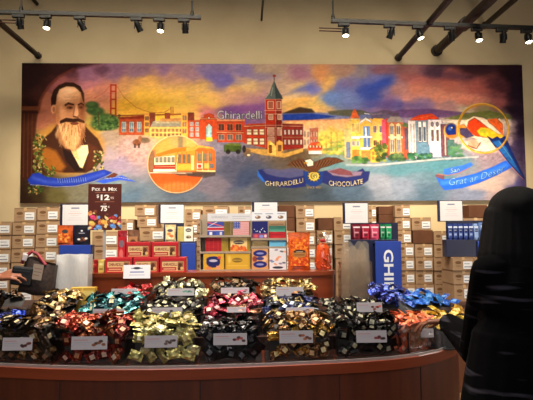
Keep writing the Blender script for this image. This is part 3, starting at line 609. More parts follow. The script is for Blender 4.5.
for px, py, hh, lit, tilt, lab in heads:
    T, (a0, a1) = ((T1, (-60, 201)) if px < 260 else (T2, (331, 575)))
    t = (px-a0)/(a1-a0); q = T[0]+(T[1]-T[0])*t; q = Vector((q.x, q.y, q.z-.017))
    o = thing('track_spotlight', q, lab, 'spotlight', 'spotlights hanging from the light tracks')
    b = MB(); b.box((q.x-.015, q.y, q.z-.016), (.105, .034, .032), bev=.005); b.build('track_adapter', M_black, o)
    b = MB(); b.tube([(q.x, q.y, q.z-.03), (q.x, q.y, q.z-.052)], .009, 8)
    for sx in (-1, 1): b.box((q.x+sx*.03, q.y, q.z-.075), (.006, .016, .055))
    b.box((q.x, q.y, q.z-.05), (.066, .016, .006)); b.build('yoke', M_black, o)
    piv = Vector((q.x, q.y, q.z-.075)); dr = Vector((tilt*.9, .45 if not lit else -.22, -.85)).normalized()
    p0 = piv-dr*.04; p1 = piv+dr*.055
    b = MB(); b.tube([p0, p0+dr*.015, p0+dr*.05, p1-dr*.002, p1], [.016,.024,.026,.029,.030], 16, cap=False); b.ell(p0, (.016,.016,.008)); b.build('lamp_head', M_lamp, o)
    b = MB(); b.tube([p1-dr*.012, p1-dr*.006], .0275, 16); b.build('lens', M_on if lit else M_off, o)
    if px in (19, 345):
        b = MB(); s = -1
        for dz in (0, .026): b.tube([(q.x-.03, q.y+.02, q.z-.045-dz), (q.x-.24, q.y+.02, q.z-.04-dz)], .006, 8)
        b.build('side_arm', mat('arm_metal', (70,34,28), None, 20, .5, .3), o)
    LAMPS.append((p1, lit, q.x))
# ------------------------------------------------------------------ back counter with the stacked cartons
CZ = .84
M_cab = mat('cabinet_wood', (112,66,38), (92,52,30), 5, .5, stretch=(1,1,.15))
b = MB(); b.box((.1, 5.02, CZ/2-.02), (6.6, .7, CZ-.04)); 
cab = b.build('back_counter', M_cab, loc=(.1, 5.02, 0)); tag(cab, 'long low wooden counter under the cartons along the back wall', 'counter')
b = MB(); b.box((.1, 5.01, CZ-.02), (6.66, .74, .04), bev=.006); b.build('worktop', mat('worktop', (96,62,42), None, 8, .4), cab)
M_kraft = mat('kraft_board', (172,140,108), (158,127,97), 7, .8, spec=.2)
M_kraft_d = mat('dark_brown_board', (104,66,44), (90,56,38), 7, .8, spec=.2)
M_print = mat('board_print', (120,86,58), None, 12, .85, spec=.1)
M_tape = mat('packing_tape', (204,166,116), None, 12, .35)
M_label = mat('label_paper', (236,236,236), (226,226,228), 20, .7)
M_ink = mat('grey_ink', (150,152,160), None, 30, .8)
M_dead = mat('recess', (60,40,28), None, 10, .9)
ORD = ['topmost', 'second', 'third', 'fourth', 'fifth', 'sixth', 'seventh', 'eighth', 'ninth']
rc = random.Random(4)
def carton(x0, x1, z0, z1, yf, lab, grp, dark=False, label=True, flip=False, depth=.28):
    h = z1-z0-.0015; w_ = x1-x0; cx = (x0+x1)/2; yc = yf+depth/2
    b = MB(); b.box((cx, yc, z0+h/2), (w_, depth, h), bev=.004, mi=0)
    if not dark:   # flap seam, tape end and printed mark
        b.box((cx, yf-.0004, z0+h*.985), (w_*.96, .001, h*.03), mi=1)
        b.box((cx-.0*w_, yf-.0008, z0+h*.9), (w_*.13, .0012, h*.2), mi=2)
        n = 16; ox = cx-w_*.24; oz = z0+h*.62
        b.add([(ox+w_*.15*math.cos(2*PI*k/n), yf-.0009, oz+h*.11*math.sin(2*PI*k/n)) for k in range(n)], [list(range(n))], 1)
        b.box((ox, yf-.0006, z0+h*.36), (w_*.22, .001, h*.03), mi=1)
    o = b.build('carton', [M_kraft_d if dark else M_kraft, M_print, M_tape], loc=(cx, yc, z0))
    tag(o, lab, 'carton', grp)
    if label and not dark:
        b = MB(); lw_, lh = w_*.43, h*.55; lx = cx+w_*(.22+rc.uniform(-.02,.02)); lz = z0+h*(.42+rc.uniform(-.03,.03))
        b.box((lx, yf-.0012, lz), (lw_, .0016, lh))
        b.box((lx, yf-.0022, lz-lh*.22), (lw_*.8, .0006, lh*.16), mi=1); b.box((lx-lw_*.1, yf-.0022, lz+lh*.2), (lw_*.6, .0006, lh*.08), mi=1)
        b.build('shipping_label', [M_label, M_ink], o)
    return o
def stack(rows, bottom, yf, where, grp, fill=None, skip_labels=()):
    """rows: (px0, px1, top_y[, dark]) from the topmost; bottom: y of the lowest visible lower edge, then plain cartons down to the counter"""
    zs = []; n = len(rows); cxp = (rows[0][0]+rows[0][1])/2
    ztops = [at((r[0]+r[1])/2, r[2], yf).z for r in rows]
    zlast = at((rows[-1][0]+rows[-1][1])/2, bottom, yf).z
    rows = list(rows)
    rest = zlast-CZ
    k = max(0, int(round(rest/.138)))
    if k:
        hh = rest/k
        for i in range(k): ztops.append(zlast-hh*i); rows.append((rows[n-1][0]+rc.uniform(-.6,.6), rows[n-1][1]+rc.uniform(-.6,.6), None))
    bots = ztops[1:]+[CZ]
    tot = len(rows)
    for i, r in enumerate(rows):
        x0 = at(r[0], 232, yf).x; x1 = at(r[1], 232, yf).x
        dark = len(r) > 3 and r[3]
        pos = ORD[i] if i < len(ORD) else 'low'
        nm = 'dark brown carton' if dark else 'brown carton'
        nm2 = f'{nm}, {pos} of the stack {where}' if i == 0 else f'{nm}, {pos} from top of stack {where}'
        carton(x0, x1-.003, bots[i], ztops[i], yf+rc.uniform(0,.012), nm2, grp, dark)
G1 = 'cartons stacked left of the island display'; G2 = 'cartons behind the middle of the display'; G3 = 'cartons stacked at the right'
stack([(-12,11.3,221.6),(-12.5,11,235),(-12,10.8,249.4),(-13,10,263.6)], 278, 5.0, 'at the left edge', G1)
stack([(13.2,35.8,208),(12.4,35.2,221.8),(12,34.5,235),(11.5,34.3,248.6)], 262.4, 5.0, 'second from the left edge', G1)
stack([(36.6,59,207),(36,58.8,220.6),(35.4,58.2,234),(35,58,247.6)], 261.2, 5.0, 'left of the first framed notice', G1)
stack([(92,118,231.5),(92.5,118.4,246)], 259.6, 5.0, 'under the brown price sign', G2)
stack([(120.5,133.6,219)], 231, 5.0, 'just right of the brown price sign', G2)
stack([(134.2,155.5,204.6),(137,156.8,216),(140,164.5,227.4)], 241, 5.02, 'left of the second framed notice', G2)
stack([(184.8,200.5,209),(186,206,222.5)], 236, 5.03, 'right of the second framed notice', G2) if False else None
stack([(184.8,201,209.2)], 221, 5.05, 'just right of second framed notice', G2)
stack([(196.8,207,219.4),(196.4,207,233)], 246.4, 4.74, 'left of the chocolate bar display', G2)
stack([(202.6,229,206)], 218, 5.05, 'above the chocolate bar display\'s left half', G2)
stack([(238,251.6,206.4)], 218, 5.05, 'just left of the middle framed notice', G2)
stack([(279,295.4,205,True),(279,295.4,217.6,True)], 230.4, 5.02, 'just right of the middle framed notice', G2)
stack([(296.2,315,205),(296.6,315.4,218),(297,315.8,232)], 245.5, 5.0, 'behind the orange candy bags', G2)
stack([(318.6,333.4,217.6,True),(317,333,230)], 244.2, 5.02, 'right of the orange candy bags', G2)
stack([(334.2,352,217.2),(334.8,352.4,230.8),(335.2,352.8,244.4)], 258.4, 5.0, 'left of the red pouches', G3)
stack([(368.6,377,206)], 218, 5.06, 'just right of the fourth framed notice', G3)
stack([(379.4,394.6,206,True),(379.6,394.8,214.6,True)], 223.6, 5.05, 'above the green pouches', G3)
stack([(395.4,411,204.8),(395.8,411.4,217.4),(396.2,411.8,230),(397.8,414.4,243.4),(397.6,414.2,257),(397.8,414.4,270.6)], 284, 5.0, 'directly right of the blue lettered panel', G3)
stack([(412.4,432,217.4),(413.2,433.4,230,True),(415,433,243.6),(415.2,432.8,257),(415,432.8,270.6)], 284, 5.0, 'second right of the blue lettered panel', G3)
stack([(434,450.8,231),(434,451,244.4),(433.6,451,257.4),(434,451,270.8)], 284.2, 5.0, 'left of the rack of silver blue pouches', G3)
stack([(452,473,257.2),(452.6,473.4,270.8)], 284.6, 4.66, 'below the rack of silver blue pouches', G3)
stack([(474,495,257.2),(474.6,495.4,270.8)], 284.6, 4.66, 'below the rack nearest the shopper\'s hair', G3)

# ------------------------------------------------------------------ product racks with framed notices
M_navy = mat('navy_board', (16,22,62), (12,17,50), 9, .5)
M_blue = mat('blue_panel', (34,66,164), (30,58,150), 6, .5)
M_blue2 = mat('bright_blue_panel', (44,84,190), (38,76,176), 6, .5)
M_white = mat('white_letter', (240,242,246), None, 10, .6)
RY = 4.70
def notice(x0, y0, x1, y1, title):
    K = Canvas(0, 0, 26, 20, 3, (220,217,220))
    K.line([(9.4,3.4),(16.6,3.4)], 1.3, (120,126,150))
    for y, a in ((6.6,5),(8.6,7),(10.6,4),(13,6),(15,7.6)): K.line([(13-a,y),(13+a,y)], .55, (206,196,200))
    K.line([(13-6,8.6),(13+6,8.6)], .6, (220,180,180))
    return K
def rack(hx0, hx1, hy0, hy1, bx0, bx1, by, panel, lab, letters=False, pm=None, zb=None, back=None):
    """header notice on a board, pouch shelf below it, coloured front panel at one side"""
    yf = RY; z = lambda px, py, Y=yf: at(px, py, Y).z; x = lambda px, Y=yf: at(px, 232, Y).x
    CZ_ = zb if zb is not None else CZ
    root = thing('display_rack', (x((bx0+bx1)/2), yf+.06, CZ_), lab, 'display rack', 'navy display racks with framed notices')
    zt = z((bx0+bx1)/2, by); xa, xb = x(bx0), x(bx1)
    b = MB(); b.box(((xa+xb)/2, yf+.055, (CZ_+zt)/2), (xb-xa, .1, zt-CZ_), bev=.004); b.build('base_box', M_navy, root)
    YH = yf+.115; zh0, zh1 = z(hx0, hy1, YH), z(hx0, hy0, YH); ha, hb = x(hx0, YH), x(hx1, YH)
    b = MB(); wide = back or (bx0, bx1); k0, k1 = x(wide[0], YH), x(wide[1], YH); zm = z((bx0+bx1)/2, hy1-1, YH)
    b.box(((k0+k1)/2, yf+.112, (CZ_+zm)/2), (k1-k0, .012, zm-CZ_)); b.build('back_board', M_navy, root)
    b = MB(); b.box(((ha+hb)/2, YH, (zh0+zh1)/2), (hb-ha, .018, zh1-zh0), bev=.003); hd = b.build('header_frame', M_navy, root)
    e = (hb-ha)*.05
    K = notice(0,0,1,1,'CHOCOLATE'); yy = YH-.0105
    K.build('notice_sheet', (ha+e*1.8, yy, zh1-e*.6), (hb-e*.4, yy, zh1-e*.6), (ha+e*1.8, yy, zh0+e*.6), (hb-e*.4, yy, zh0+e*.6), PAINT, hd)
    if panel:
        p0, p1, py = panel; pa, pb = x(p0), x(p1); pt = z((p0+p1)/2, py)
        pz = 0.0 if letters else CZ_; fy = 4.612 if letters else yf-.006
        b = MB(); b.box(((pa+pb)/2, fy, (pz+pt)/2), (pb-pa, .016, pt-pz), bev=.002); pn = b.build('front_panel', pm or M_blue, root)
        if letters:   # the word runs down the panel, tops of the letters to the right
            b = MB(); b.box(((pa+pb)/2, (fy+yf+.02)/2+.004, pt-.02), (pb-pa, yf+.02-fy, .012)); b.build('panel_bracket', M_navy, root)
            co, tr, asp = text_tris('GHIRARDELLI', .025)
            cx = (pa+pb)/2; hgt = (pb-pa)*.37; zz = at(385,249.6,fy).z; L = (zz-at(385,286.5,fy).z)*11/3.62
            b = MB(); b.add([(cx-hgt/2+hgt*v, fy-.0095, zz-L*u) for u, v in co], [tuple(t) for t in tr]); b.build('lettering', M_white, pn)
    return root, zt, yf
FOIL = {}
def pouch_mat(c, rough=.35, metal=.6):
    if c not in FOIL: FOIL[c] = mat('pouch_film', c, tuple(int(v*.72) for v in c), 26, rough, metal, bump=.5, bscale=40)
    return FOIL[c]
def pouch(px0, px1, py0, py1, Y, z0, c, lab, cat='candy pouch', grp=None, art=None, depth=.045, metal=.5, lean=0):
    """stand-up pouch: bulging body, flat crimped top, printed panel"""
    z1 = at((px0+px1)/2, py0, Y).z; x0, x1 = at(px0, py1, Y).x, at(px1, py1, Y).x
    cx = (x0+x1)/2; w_ = (x1-x0); h = z1-z0; nx, nz = 8, 10; b = MB(); vs = []
    for s in (-1, 1):
        for j in range(nz+1):
            v = j/nz; bul = math.sin(PI*min(1, v/.88))**.7 if v < .88 else 0
            bul = max(bul, (1-v)*.8 if v < .2 else .07); wj = w_*(1-.05*math.sin(PI*min(1,v)))
            for i in range(nx+1):
                u = i/nx*2-1
                vs.append((cx+u*wj/2, Y+s*(depth/2)*(bul*max(0,(1-u*u))**.5+.02)+lean*v, z0+h*v))
    N = (nx+1)*(nz+1); fs = []
    for s in range(2):
        for j in range(nz):
            for i in range(nx):
                a = s*N+j*(nx+1)+i; q = (a, a+1, a+nx+2, a+nx+1); fs.append(q if s == 0 else q[::-1])
    b.add(vs, fs, 0, True)
    o = b.build('candy_pouch', pouch_mat(c, .35, metal), loc=(cx, Y, z0)); tag(o, lab, cat, grp)
    if art is not None:
        nxa = 8; K = art; ww = w_*.78; y_ = Y-depth*.5-.002
        K.build('printed_panel', (cx-ww/2, y_+lean*.8, z0+h*.84), (cx+ww/2, y_+lean*.8, z0+h*.84), (cx-ww/2, y_, z0+h*.12), (cx+ww/2, y_, z0+h*.12), PAINT, o)
    return o
def art(bg, ops, w_=14, h_=18, res=4):
    K = Canvas(0, 0, w_, h_, res, bg)
    for f, a in ops: getattr(K, f)(*a[0], **(a[1] if len(a) > 1 else {})) if isinstance(a[0], tuple) else getattr(K, f)(*a)
    return K
# five racks, from left to right
r1, z1, y1 = rack(60,88.5,204,226,60,91.5,245,(60,91.3,245),back=(62,88),lab= 'navy rack with blue front and framed notice, leftmost, holding orange and navy pouches')
r2, z2, y2 = rack(158.4,184.2,204.2,223.8,163,195.8,241.5,(181.6,195.8,243),back=(164,184),lab= 'navy rack with framed notice behind the red gift boxes')
r3, z3, y3 = rack(252,278,201.8,220,252,278,240,None, 'navy rack with framed notice mostly hidden behind the chocolate bar display')
r4, z4, y4 = rack(343,368.4,202.6,223.8,350.5,397.8,239.6,(372.4,397.8,241), 'navy rack with tall blue panel lettered in white, holding red and green pouches', letters=True)
r5, z5, y5 = rack(438,463,200.4,221.6,446,494,239.6,(477,494,241), 'navy rack with framed notice and silver blue pouches, rightmost, behind the shopper', pm=M_blue2, zb=at(462,257.2,4.66).z)
K = Canvas(0,0,14,18,4,(214,96,34)); K.ell(7.5,4,3.4,2.4,(60,64,70),1,.2); K.rect(2.5,6.5,12,16,(232,130,50))
for i in range(26): K.ell(rc.uniform(1,13),rc.uniform(7,17),1.5,1.2,rc.choice([(240,160,60),(196,70,24),(250,190,90),(180,60,20)]),.9,.4)
pouch(57.4,73,225.2,245.4,RY+.05,z1,(206,88,30),'orange printed pouch standing on the leftmost navy rack','candy pouch',None,K,metal=.2)
K = Canvas(0,0,14,18,4,(22,20,34)); K.line([(4,6.3),(10,6.3)],.9,(190,190,206)); K.ell(7,3.4,1.3,1.1,(226,228,236),1,.3)
for x_,y_,c_ in [(4,14,(236,226,214)),(8,12.6,(122,66,38)),(10,14.4,(150,86,48)),(11.8,13,(232,224,216)),(6.4,15.6,(96,50,30))]: K.ell(x_,y_,1.7,1.3,c_,1,.3)
pouch(74.2,90.6,225,245.2,RY+.05,z1,(24,22,40),'dark navy pouch with pale candies printed on it, on leftmost rack','candy pouch',None,K,metal=.2)
K = Canvas(0,0,14,22,4,(232,210,160)); K.ell(7,6,4.4,2.6,(70,60,80),.9,.3); K.ell(5,12,3,2.6,(226,120,60),.9,.5); K.ell(9,16,3.4,2.6,(206,96,50),.9,.5); K.ell(6,19,2,1.6,(250,240,220),.9,.5)
pouch(165,176,224.6,241.8,RY+.05,z2,(224,196,140),'cream and orange printed pouch below the second framed notice','candy pouch',None,K,metal=.1)
# cream carton of two tones
def small_box(px0,px1,py0,py1,Y,z0,dep,c,lab,cat,name,K=None,grp=None,frac=(0,1)):
    x0,x1 = at(px0,py1,Y).x, at(px1,py1,Y).x; z1_ = at((px0+px1)/2,py0,Y).z
    b = MB(); b.box(((x0+x1)/2,Y+dep/2,(z0+z1_)/2),(x1-x0,dep,z1_-z0),bev=.003); o = b.build(name,mat('carton_print',c,None,20,.5),loc=((x0+x1)/2,Y+dep/2,z0)); tag(o,lab,cat,grp)
    if K is not None:
        xa = x0+(x1-x0)*frac[0]+.002; xb = x0+(x1-x0)*frac[1]-.002; e = .002
        K.build('printed_front',(xa,Y-.0015,z1_-e),(xb,Y-.0015,z1_-e),(xa,Y-.0015,z0+e),(xb,Y-.0015,z0+e),PAINT,o)
    return o
K = Canvas(0,0,10,17,4,(236,232,214)); K.ell(5,4,3.4,2.2,(64,58,50),.9,.3); K.line([(3,4),(7,4)],.8,(220,214,196)); K.ell(5,12,3.4,2.2,(180,172,140),.9,.4); K.ell(4,12.4,1.6,1.2,(70,60,50),.9,.4); K.ell(7,12.2,1.3,1,(110,90,66),.9,.4)
small_box(177.4,193,226.6,243.4,RY+.015,z2,.07,(196,178,96),'cream and gold carton standing on the second navy rack','carton','chocolate_carton',K,None,(.42,1))
for i,(p0,p1,c) in enumerate([(352,360.6,(120,16,36)),(360.8,369.6,(160,22,50)),(369.8,379,(206,70,104)),(379.6,385,(24,120,74)),(385.2,391.6,(30,150,90))]):
    nm = ['dark red foil pouch, leftmost on the blue lettered rack','bright red foil pouch, second on the blue lettered rack','pink red foil pouch, third on the blue lettered rack','narrow green foil pouch beside the pink red pouch','wider green foil pouch, rightmost on the blue lettered rack'][i]
    K = Canvas(0,0,8,15,3,c); K.rect(0,0,8,2,(236,220,226)); K.rect(1.5,7,6.5,9,(230,200,206),.7); K.ell(4,11.5,2,1.4,tuple(int(v*.5) for v in c),.9,.4); K.line([(1,3),(1.6,14)],.7,(250,240,244),.6)
    pouch(p0,p1,224,239.6,RY+.05,z4,c,nm,'candy pouch','foil pouches on the lettered rack',K,metal=.5)
for i in range(6):
    p0 = 447+i*5.2; c = (44,66,140) if i < 5 else (150,180,230)
    K = Canvas(0,0,8,16,3,c); K.rect(0,0,8,2.6,(214,226,246)); K.rect(1,3.4,7,8,(20,30,80)); K.rect(1.5,10,6.5,13,(150,170,214)); K.line([(1.2,3),(1.2,15)],.6,(190,206,240),.7); K.line([(2,5.6),(6,5.6)],.9,(206,214,236))
    pouch(p0,p0+5,223.6,239.6,RY+.05,z5,c,['silver blue pouch, leftmost on the rightmost rack','silver blue pouch, second from left on rightmost rack','silver blue pouch, third from left on rightmost rack','silver blue pouch, fourth from left on rightmost rack','silver blue pouch, fifth from left on rightmost rack','pale shiny pouch next to the shopper on rightmost rack'][i],'candy pouch','silver blue pouches on the rightmost rack',K,metal=.6)
K = Canvas(0,0,16,17,3,(170,196,240)); K.rect(0,0,16,3,(236,242,252)); K.ell(6,9,4,4,(230,238,250),.8,.6)
pouch(478.6,492,222.6,239.6,RY+.05,z5,(120,150,214),'wide pale blue pouch half hidden behind the shopper\'s hair','candy pouch','silver blue pouches on the rightmost rack',K,metal=.5)
# dark cartons beyond the shopper stand on top of plain ones
stack([(470,489,204.8,True),(464,489,217.6)], 231, 5.0, 'behind the shopper\'s head', G3)
# ------------------------------------------------------------------ the candy island
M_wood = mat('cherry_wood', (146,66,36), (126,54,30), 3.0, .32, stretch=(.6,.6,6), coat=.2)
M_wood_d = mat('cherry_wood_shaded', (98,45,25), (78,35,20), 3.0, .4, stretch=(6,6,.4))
M_seam = mat('panel_seam', (44,20,14), None, 10, .6)
M_edge = mat_clear('acrylic_edge', (206,196,190), .45, .25, .45)
TOPZ = .79
rim = [(-75,361.5),(-40,364.2),(0,366.8),(50,369),(100,370),(150,370),(200,369),(260,367),(320,364.4),(360,362.4),(395,359.6),(420,356.4),(440,352),(455,346.6),(463,340.5)]
def rim_y(px):
    for a, b_ in zip(rim, rim[1:]):
        if a[0] <= px <= b_[0]: return a[1]+(b_[1]-a[1])*(px-a[0])/(b_[0]-a[0])
    return rim[-1][1]
F = [atz(x, y, TOPZ) for x, y in rim]; F = [(p.x, p.y) for p in F]
e = F[-1]
right = [(e[0]+.035, e[1]+.14), (e[0]+.04, e[1]+.35), (e[0]+.02, e[1]+.55), (e[0]-.06, e[1]+.72), (e[0]-.2, e[1]+.82)]
s0 = F[0]
left = [(s0[0]-.1, 4.0), (s0[0]-.16, 3.5), (s0[0]-.14, 3.1), (s0[0]-.08, 2.85)]
plan = F+right+[(-.0, 4.2)]+left
def inset(pts, d):
    n = len(pts); out = []
    for i in range(n):
        a, b_ = Vector(pts[i-1]), Vector(pts[(i+1) % n]); t = (b_-a).normalized(); out.append((pts[i][0]-t.y*d, pts[i][1]+t.x*d))
    return out
isl = thing('island_counter', (0, 3.3, 0), 'curved cherry wood island counter holding all the candy bins in the foreground', 'counter')
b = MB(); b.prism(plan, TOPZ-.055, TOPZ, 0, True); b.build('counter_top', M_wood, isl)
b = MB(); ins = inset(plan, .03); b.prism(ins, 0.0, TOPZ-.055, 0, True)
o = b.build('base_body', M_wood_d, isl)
for px in (-20, 57, 200, 341, 424):
    p = atz(px, rim_y(px), TOPZ); k = min(range(len(F)), key=lambda i: abs(F[i][0]-p.x)); k = max(1, min(len(F)-2, k))
    t = (Vector(F[k+1])-Vector(F[k-1])).normalized(); q = Vector((p.x-t.y*.03, p.y+t.x*.03))
    b = MB(); b.box((q.x, q.y-.0005, .36), (.006, .004, .72)); b.build('panel_seam', M_seam, o)
b = MB(); b.strip([(x+0, y+.012) for x, y in F[:]], TOPZ, TOPZ+.016, .004); b.build('edge_guard', M_edge, isl)
TA, TB = .87, .97
M_step = mat('dark_step_wood', (52,26,17), (42,21,14), 3.0, .5, stretch=(6,6,.4))
def tier(pxr, yf, z0, z1, name, mt, rr=.2):
    xr_ = at(pxr, 300, yf).x; xl_ = s0[0]-.06
    pts = [(xl_, yf), (xr_-rr, yf)]+[(xr_-rr+rr*math.sin(PI/2*k/6), yf+rr-rr*math.cos(PI/2*k/6)) for k in range(1, 7)]+[(xr_, 4.1), (xl_, 4.1)]
    b = MB(); b.prism(pts, z0, z1); return b.build(name, mt, isl)
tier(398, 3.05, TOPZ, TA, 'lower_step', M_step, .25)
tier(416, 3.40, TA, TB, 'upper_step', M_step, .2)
# the raised shelf with its rounded right end
RISY = 3.72; RZ = at(210, 272.4, RISY).z
xa, xb = at(88, 280, RISY).x, at(338, 280, RISY).x; rr = .13
pts = [(xa, RISY), (xb-rr, RISY)]+[(xb-rr+rr*math.sin(PI*k/10), RISY+rr-rr*math.cos(PI*k/10)) for k in range(1, 11)]+[(xa, RISY+2*rr+.02)]
b = MB(); b.prism(inset(pts, .006), TB, RZ-.03, 0, True); b.build('raised_shelf_body', M_wood, isl)
b = MB(); b.prism(pts, RZ-.03, RZ, 0, True); b.build('raised_shelf_top', M_wood, isl)

# ------------------------------------------------------------------ wrapped chocolates
def foil(c, metal=.55, rough=.3):
    c = tuple(int(v*.88) for v in c); metal = max(0, min(.8, metal+.12)); rough *= .8
    return mat('foil', c, tuple(int(v*.62) for v in c), 30, rough, metal, bump=.7, bscale=55, spec=.6)
def candy_geo(b, rot, pos, size, mi_f, mi_p, seed):
    r_ = random.Random(seed); n = 4; hs = size/2; th = size*.13; vs = []; fs = []; ms = []
    for s in (1, -1):
        for j in range(n+1):
            for i in range(n+1):
                u, v = i/n*2-1, j/n*2-1; h = th*((1-u**4)*(1-v**4))**.6
                vs.append(Vector((u*hs, v*hs*.94, s*h+r_.uniform(-.0012,.0012)*(1 if abs(u) < 1 and abs(v) < 1 else 0))))
    N = (n+1)**2
    for s in (0, 1):
        for j in range(n):
            for i in range(n):
                a = s*N+j*(n+1)+i; q = (a, a+1, a+n+2, a+n+1); fs.append(q if s == 0 else q[::-1])
                ms.append(mi_p if (mi_p is not None and s == 0 and 1 <= i < n-1 and 1 <= j < n-1) else mi_f)
    for sg in (-1, 1):   # crimped wrapper ends
        o = len(vs); k = 6
        for row in range(2):
            for i in range(k+1):
                u = i/k*2-1; vs.append(Vector((sg*hs*(1+.42*row), u*hs*(.9+.12*row), (th*.35*(1 if i % 2 else -1))*row)))
        for i in range(k):
            q = (o+i, o+i+1, o+k+1+i+1, o+k+1+i); fs.append(q if sg < 0 else q[::-1]); ms.append(mi_f)
    M = rot.to_matrix() if rot is not None else Matrix.Identity(3); p = Vector(pos); o = len(b.v)
    b.v += [tuple(M @ v+p) for v in vs]
    for f, m_ in zip(fs, ms): b.f.append([i+o for i in f]); b.m.append(m_); b.sm.append(False)
class Flavour:
    def __init__(s, foils, prints, metal=.55, rough=.3):
        s.mats = [foil(c, metal, rough) for c in foils]+[mat('wrapper_print', c, tuple(int(v*.7) for v in c), 60, .5) for c in prints]
        s.nf, s.np = len(foils), len(prints); s.var = None
    def pick(s, r_):
        mf = r_.randrange(s.nf); mp = s.nf+r_.randrange(s.np) if s.np and r_.random() < .42 else None; return mf, mp
    def variants(s, size):
        if s.var is None:
            s.var = []
            for k in range(6):
                b = MB(); mf, mp = s.pick(random.Random(k*7+1)); mf = k % s.nf
                candy_geo(b, None, (0,0,0), size, 0, 1 if mp is not None else None, k)
                s.var.append(b.mesh('wrapped_chocolate', [s.mats[mf]]+([s.mats[mp]] if mp is not None else [])))
        return s.var
FL = dict(
 dark=Flavour([(64,42,28),(150,108,58),(30,22,18),(84,60,38)],[(226,206,160),(120,84,54)]),
 copper=Flavour([(176,58,32),(148,40,28),(190,104,56),(120,34,24)],[(228,204,176),(200,140,96)]),
 champ=Flavour([(212,200,118),(196,182,100),(226,216,150),(176,160,86)],[(240,236,206),(170,150,96)],.35,.4),
 silver=Flavour([(26,24,26),(40,38,40),(96,94,96),(20,18,20)],[(206,206,212),(80,80,84)]),
 gold=Flavour([(204,146,50),(130,82,36),(66,44,28),(226,176,80)],[(236,214,150),(206,170,120)]),
 black=Flavour([(20,18,18),(34,30,26),(26,24,20)],[(210,202,160),(180,176,150)]),
 orange=Flavour([(255,116,52),(248,96,44),(255,140,76)],[(255,166,110)],-.1,.5),
 pinkish=Flavour([(238,112,84),(246,150,122),(226,92,66)],[(250,190,170),(250,216,204)],-.1,.5),
 blue=Flavour([(22,60,190),(18,40,140),(50,96,214)],[(180,196,236)],.5),
 brass=Flavour([(166,120,62),(98,66,34),(222,178,104),(48,32,22)],[(236,206,150),(90,60,36)]),
 teal=Flavour([(18,124,134),(14,86,98),(90,184,184),(12,60,70)],[(214,196,150),(150,214,210)]),
 crimson=Flavour([(176,28,58),(206,70,96),(110,18,38),(150,100,70)],[(226,196,170),(210,150,150)]),
 navy=Flavour([(26,58,140),(18,32,86),(30,34,44),(150,130,80)],[(226,214,170),(200,210,230)]),
 red=Flavour([(196,24,30),(150,16,24),(214,50,50)],[(230,200,190)],.4),
 cream=Flavour([(30,28,22),(44,40,28),(186,178,128),(206,200,160)],[(226,222,184),(150,140,96)]),
 brown=Flavour([(34,28,22),(70,50,32),(120,90,54),(24,20,18)],[(200,186,146),(150,120,80)]),
 olive=Flavour([(180,142,66),(120,92,44),(206,176,104),(90,70,40)],[(226,206,150),(150,110,60)]),
 royal=Flavour([(30,44,160),(22,30,110),(60,84,200)],[(120,140,220)],.5),
 azure=Flavour([(30,118,240),(20,90,206),(60,150,248)],[(110,176,248)],.1,.4),
 yellow=Flavour([(250,186,24),(230,160,16),(255,212,70)],[(255,226,130)],.1,.4))
M_acryl = mat_clear('clear_acrylic', (253,253,253), .985, .06)
M_acryl2 = mat_clear('bowl_acrylic', (246,249,252), .93, .12, .06)
def pip(x, y, P):
    c = False
    for i in range(len(P)):
        ax, ay = P[i]; bx, by = P[(i+1) % len(P)]
        if (ay > y) != (by > y) and x < (bx-ax)*(y-ay)/(by-ay)+ax: c = not c
    return c
rb = random.Random(21)
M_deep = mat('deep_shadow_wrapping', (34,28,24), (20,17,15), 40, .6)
NIND = 0
def price_card(root, px0, px1, py0, py1, Y, seed, tilt=.12, pic=(90,40,26)):
    K = Canvas(0, 0, 29, 13, 4, (214,208,212)); r_ = random.Random(seed)
    K.rect(0,0,29,13,(172,165,170)); K.line([(2,3.6),(13,3.6)],.8,(170,120,120)); K.line([(2,6),(15,6)],.6,(150,150,160)); K.line([(2,8),(12,8)],.6,(160,160,168)); K.line([(2,10.4),(16,10.4)],.5,(176,172,178))
    for k in range(5): K.ell(18.5+k*1.9+r_.uniform(-.5,.5), 7+r_.uniform(-2.2,2.2), 1.7, 1.4, r_.choice([pic,tuple(int(v*.6) for v in pic),tuple(min(255,int(v*1.7)) for v in pic)]), .95, .35)
    A = at(px0,py0,Y+tilt*.06); B_ = at(px1,py0,Y+tilt*.06); D = at(px0,py1,Y); E = at(px1,py1,Y)
    zt_, zb_ = (A.z+B_.z)/2, (D.z+E.z)/2
    K.build('price_card', (D.x,Y+tilt*.06,zt_),(E.x,Y+tilt*.06,zt_),(D.x,Y,zb_),(E.x,Y,zb_), PAINT, root)
def bin_(P, z0, zw, lab, grp, wm=None, th=.004):
    """open clear bin of any plan"""
    cx = sum(p[0] for p in P)/len(P); cy = sum(p[1] for p in P)/len(P)
    root = thing('candy_bin', (cx, cy, z0), lab, 'candy bin', grp)
    b = MB(); n = len(P)
    inn = inset(P, th)
    for ring_ in (P, inn):
        vs = [(p[0],p[1],z0+.003) for p in ring_]+[(p[0],p[1],zw(p) if callable(zw) else zw) for p in ring_]
        b.add(vs, [(i,(i+1)%n,n+(i+1)%n,n+i) if ring_ is P else (n+i,n+(i+1)%n,(i+1)%n,i) for i in range(n)])
    vs = [(p[0],p[1],zw(p) if callable(zw) else zw) for p in list(P)+list(inn)]
    b.add(vs, [(i,(i+1)%n,n+(i+1)%n,n+i) for i in range(n)])
    b.build('clear_walls', wm or M_acryl, root)
    b = MB(); b.prism(P, z0, z0+.004); b.build('bin_floor', M_acryl if False else mat('bin_floor_plastic',(40,38,38),None,9,.4), root)
    return root
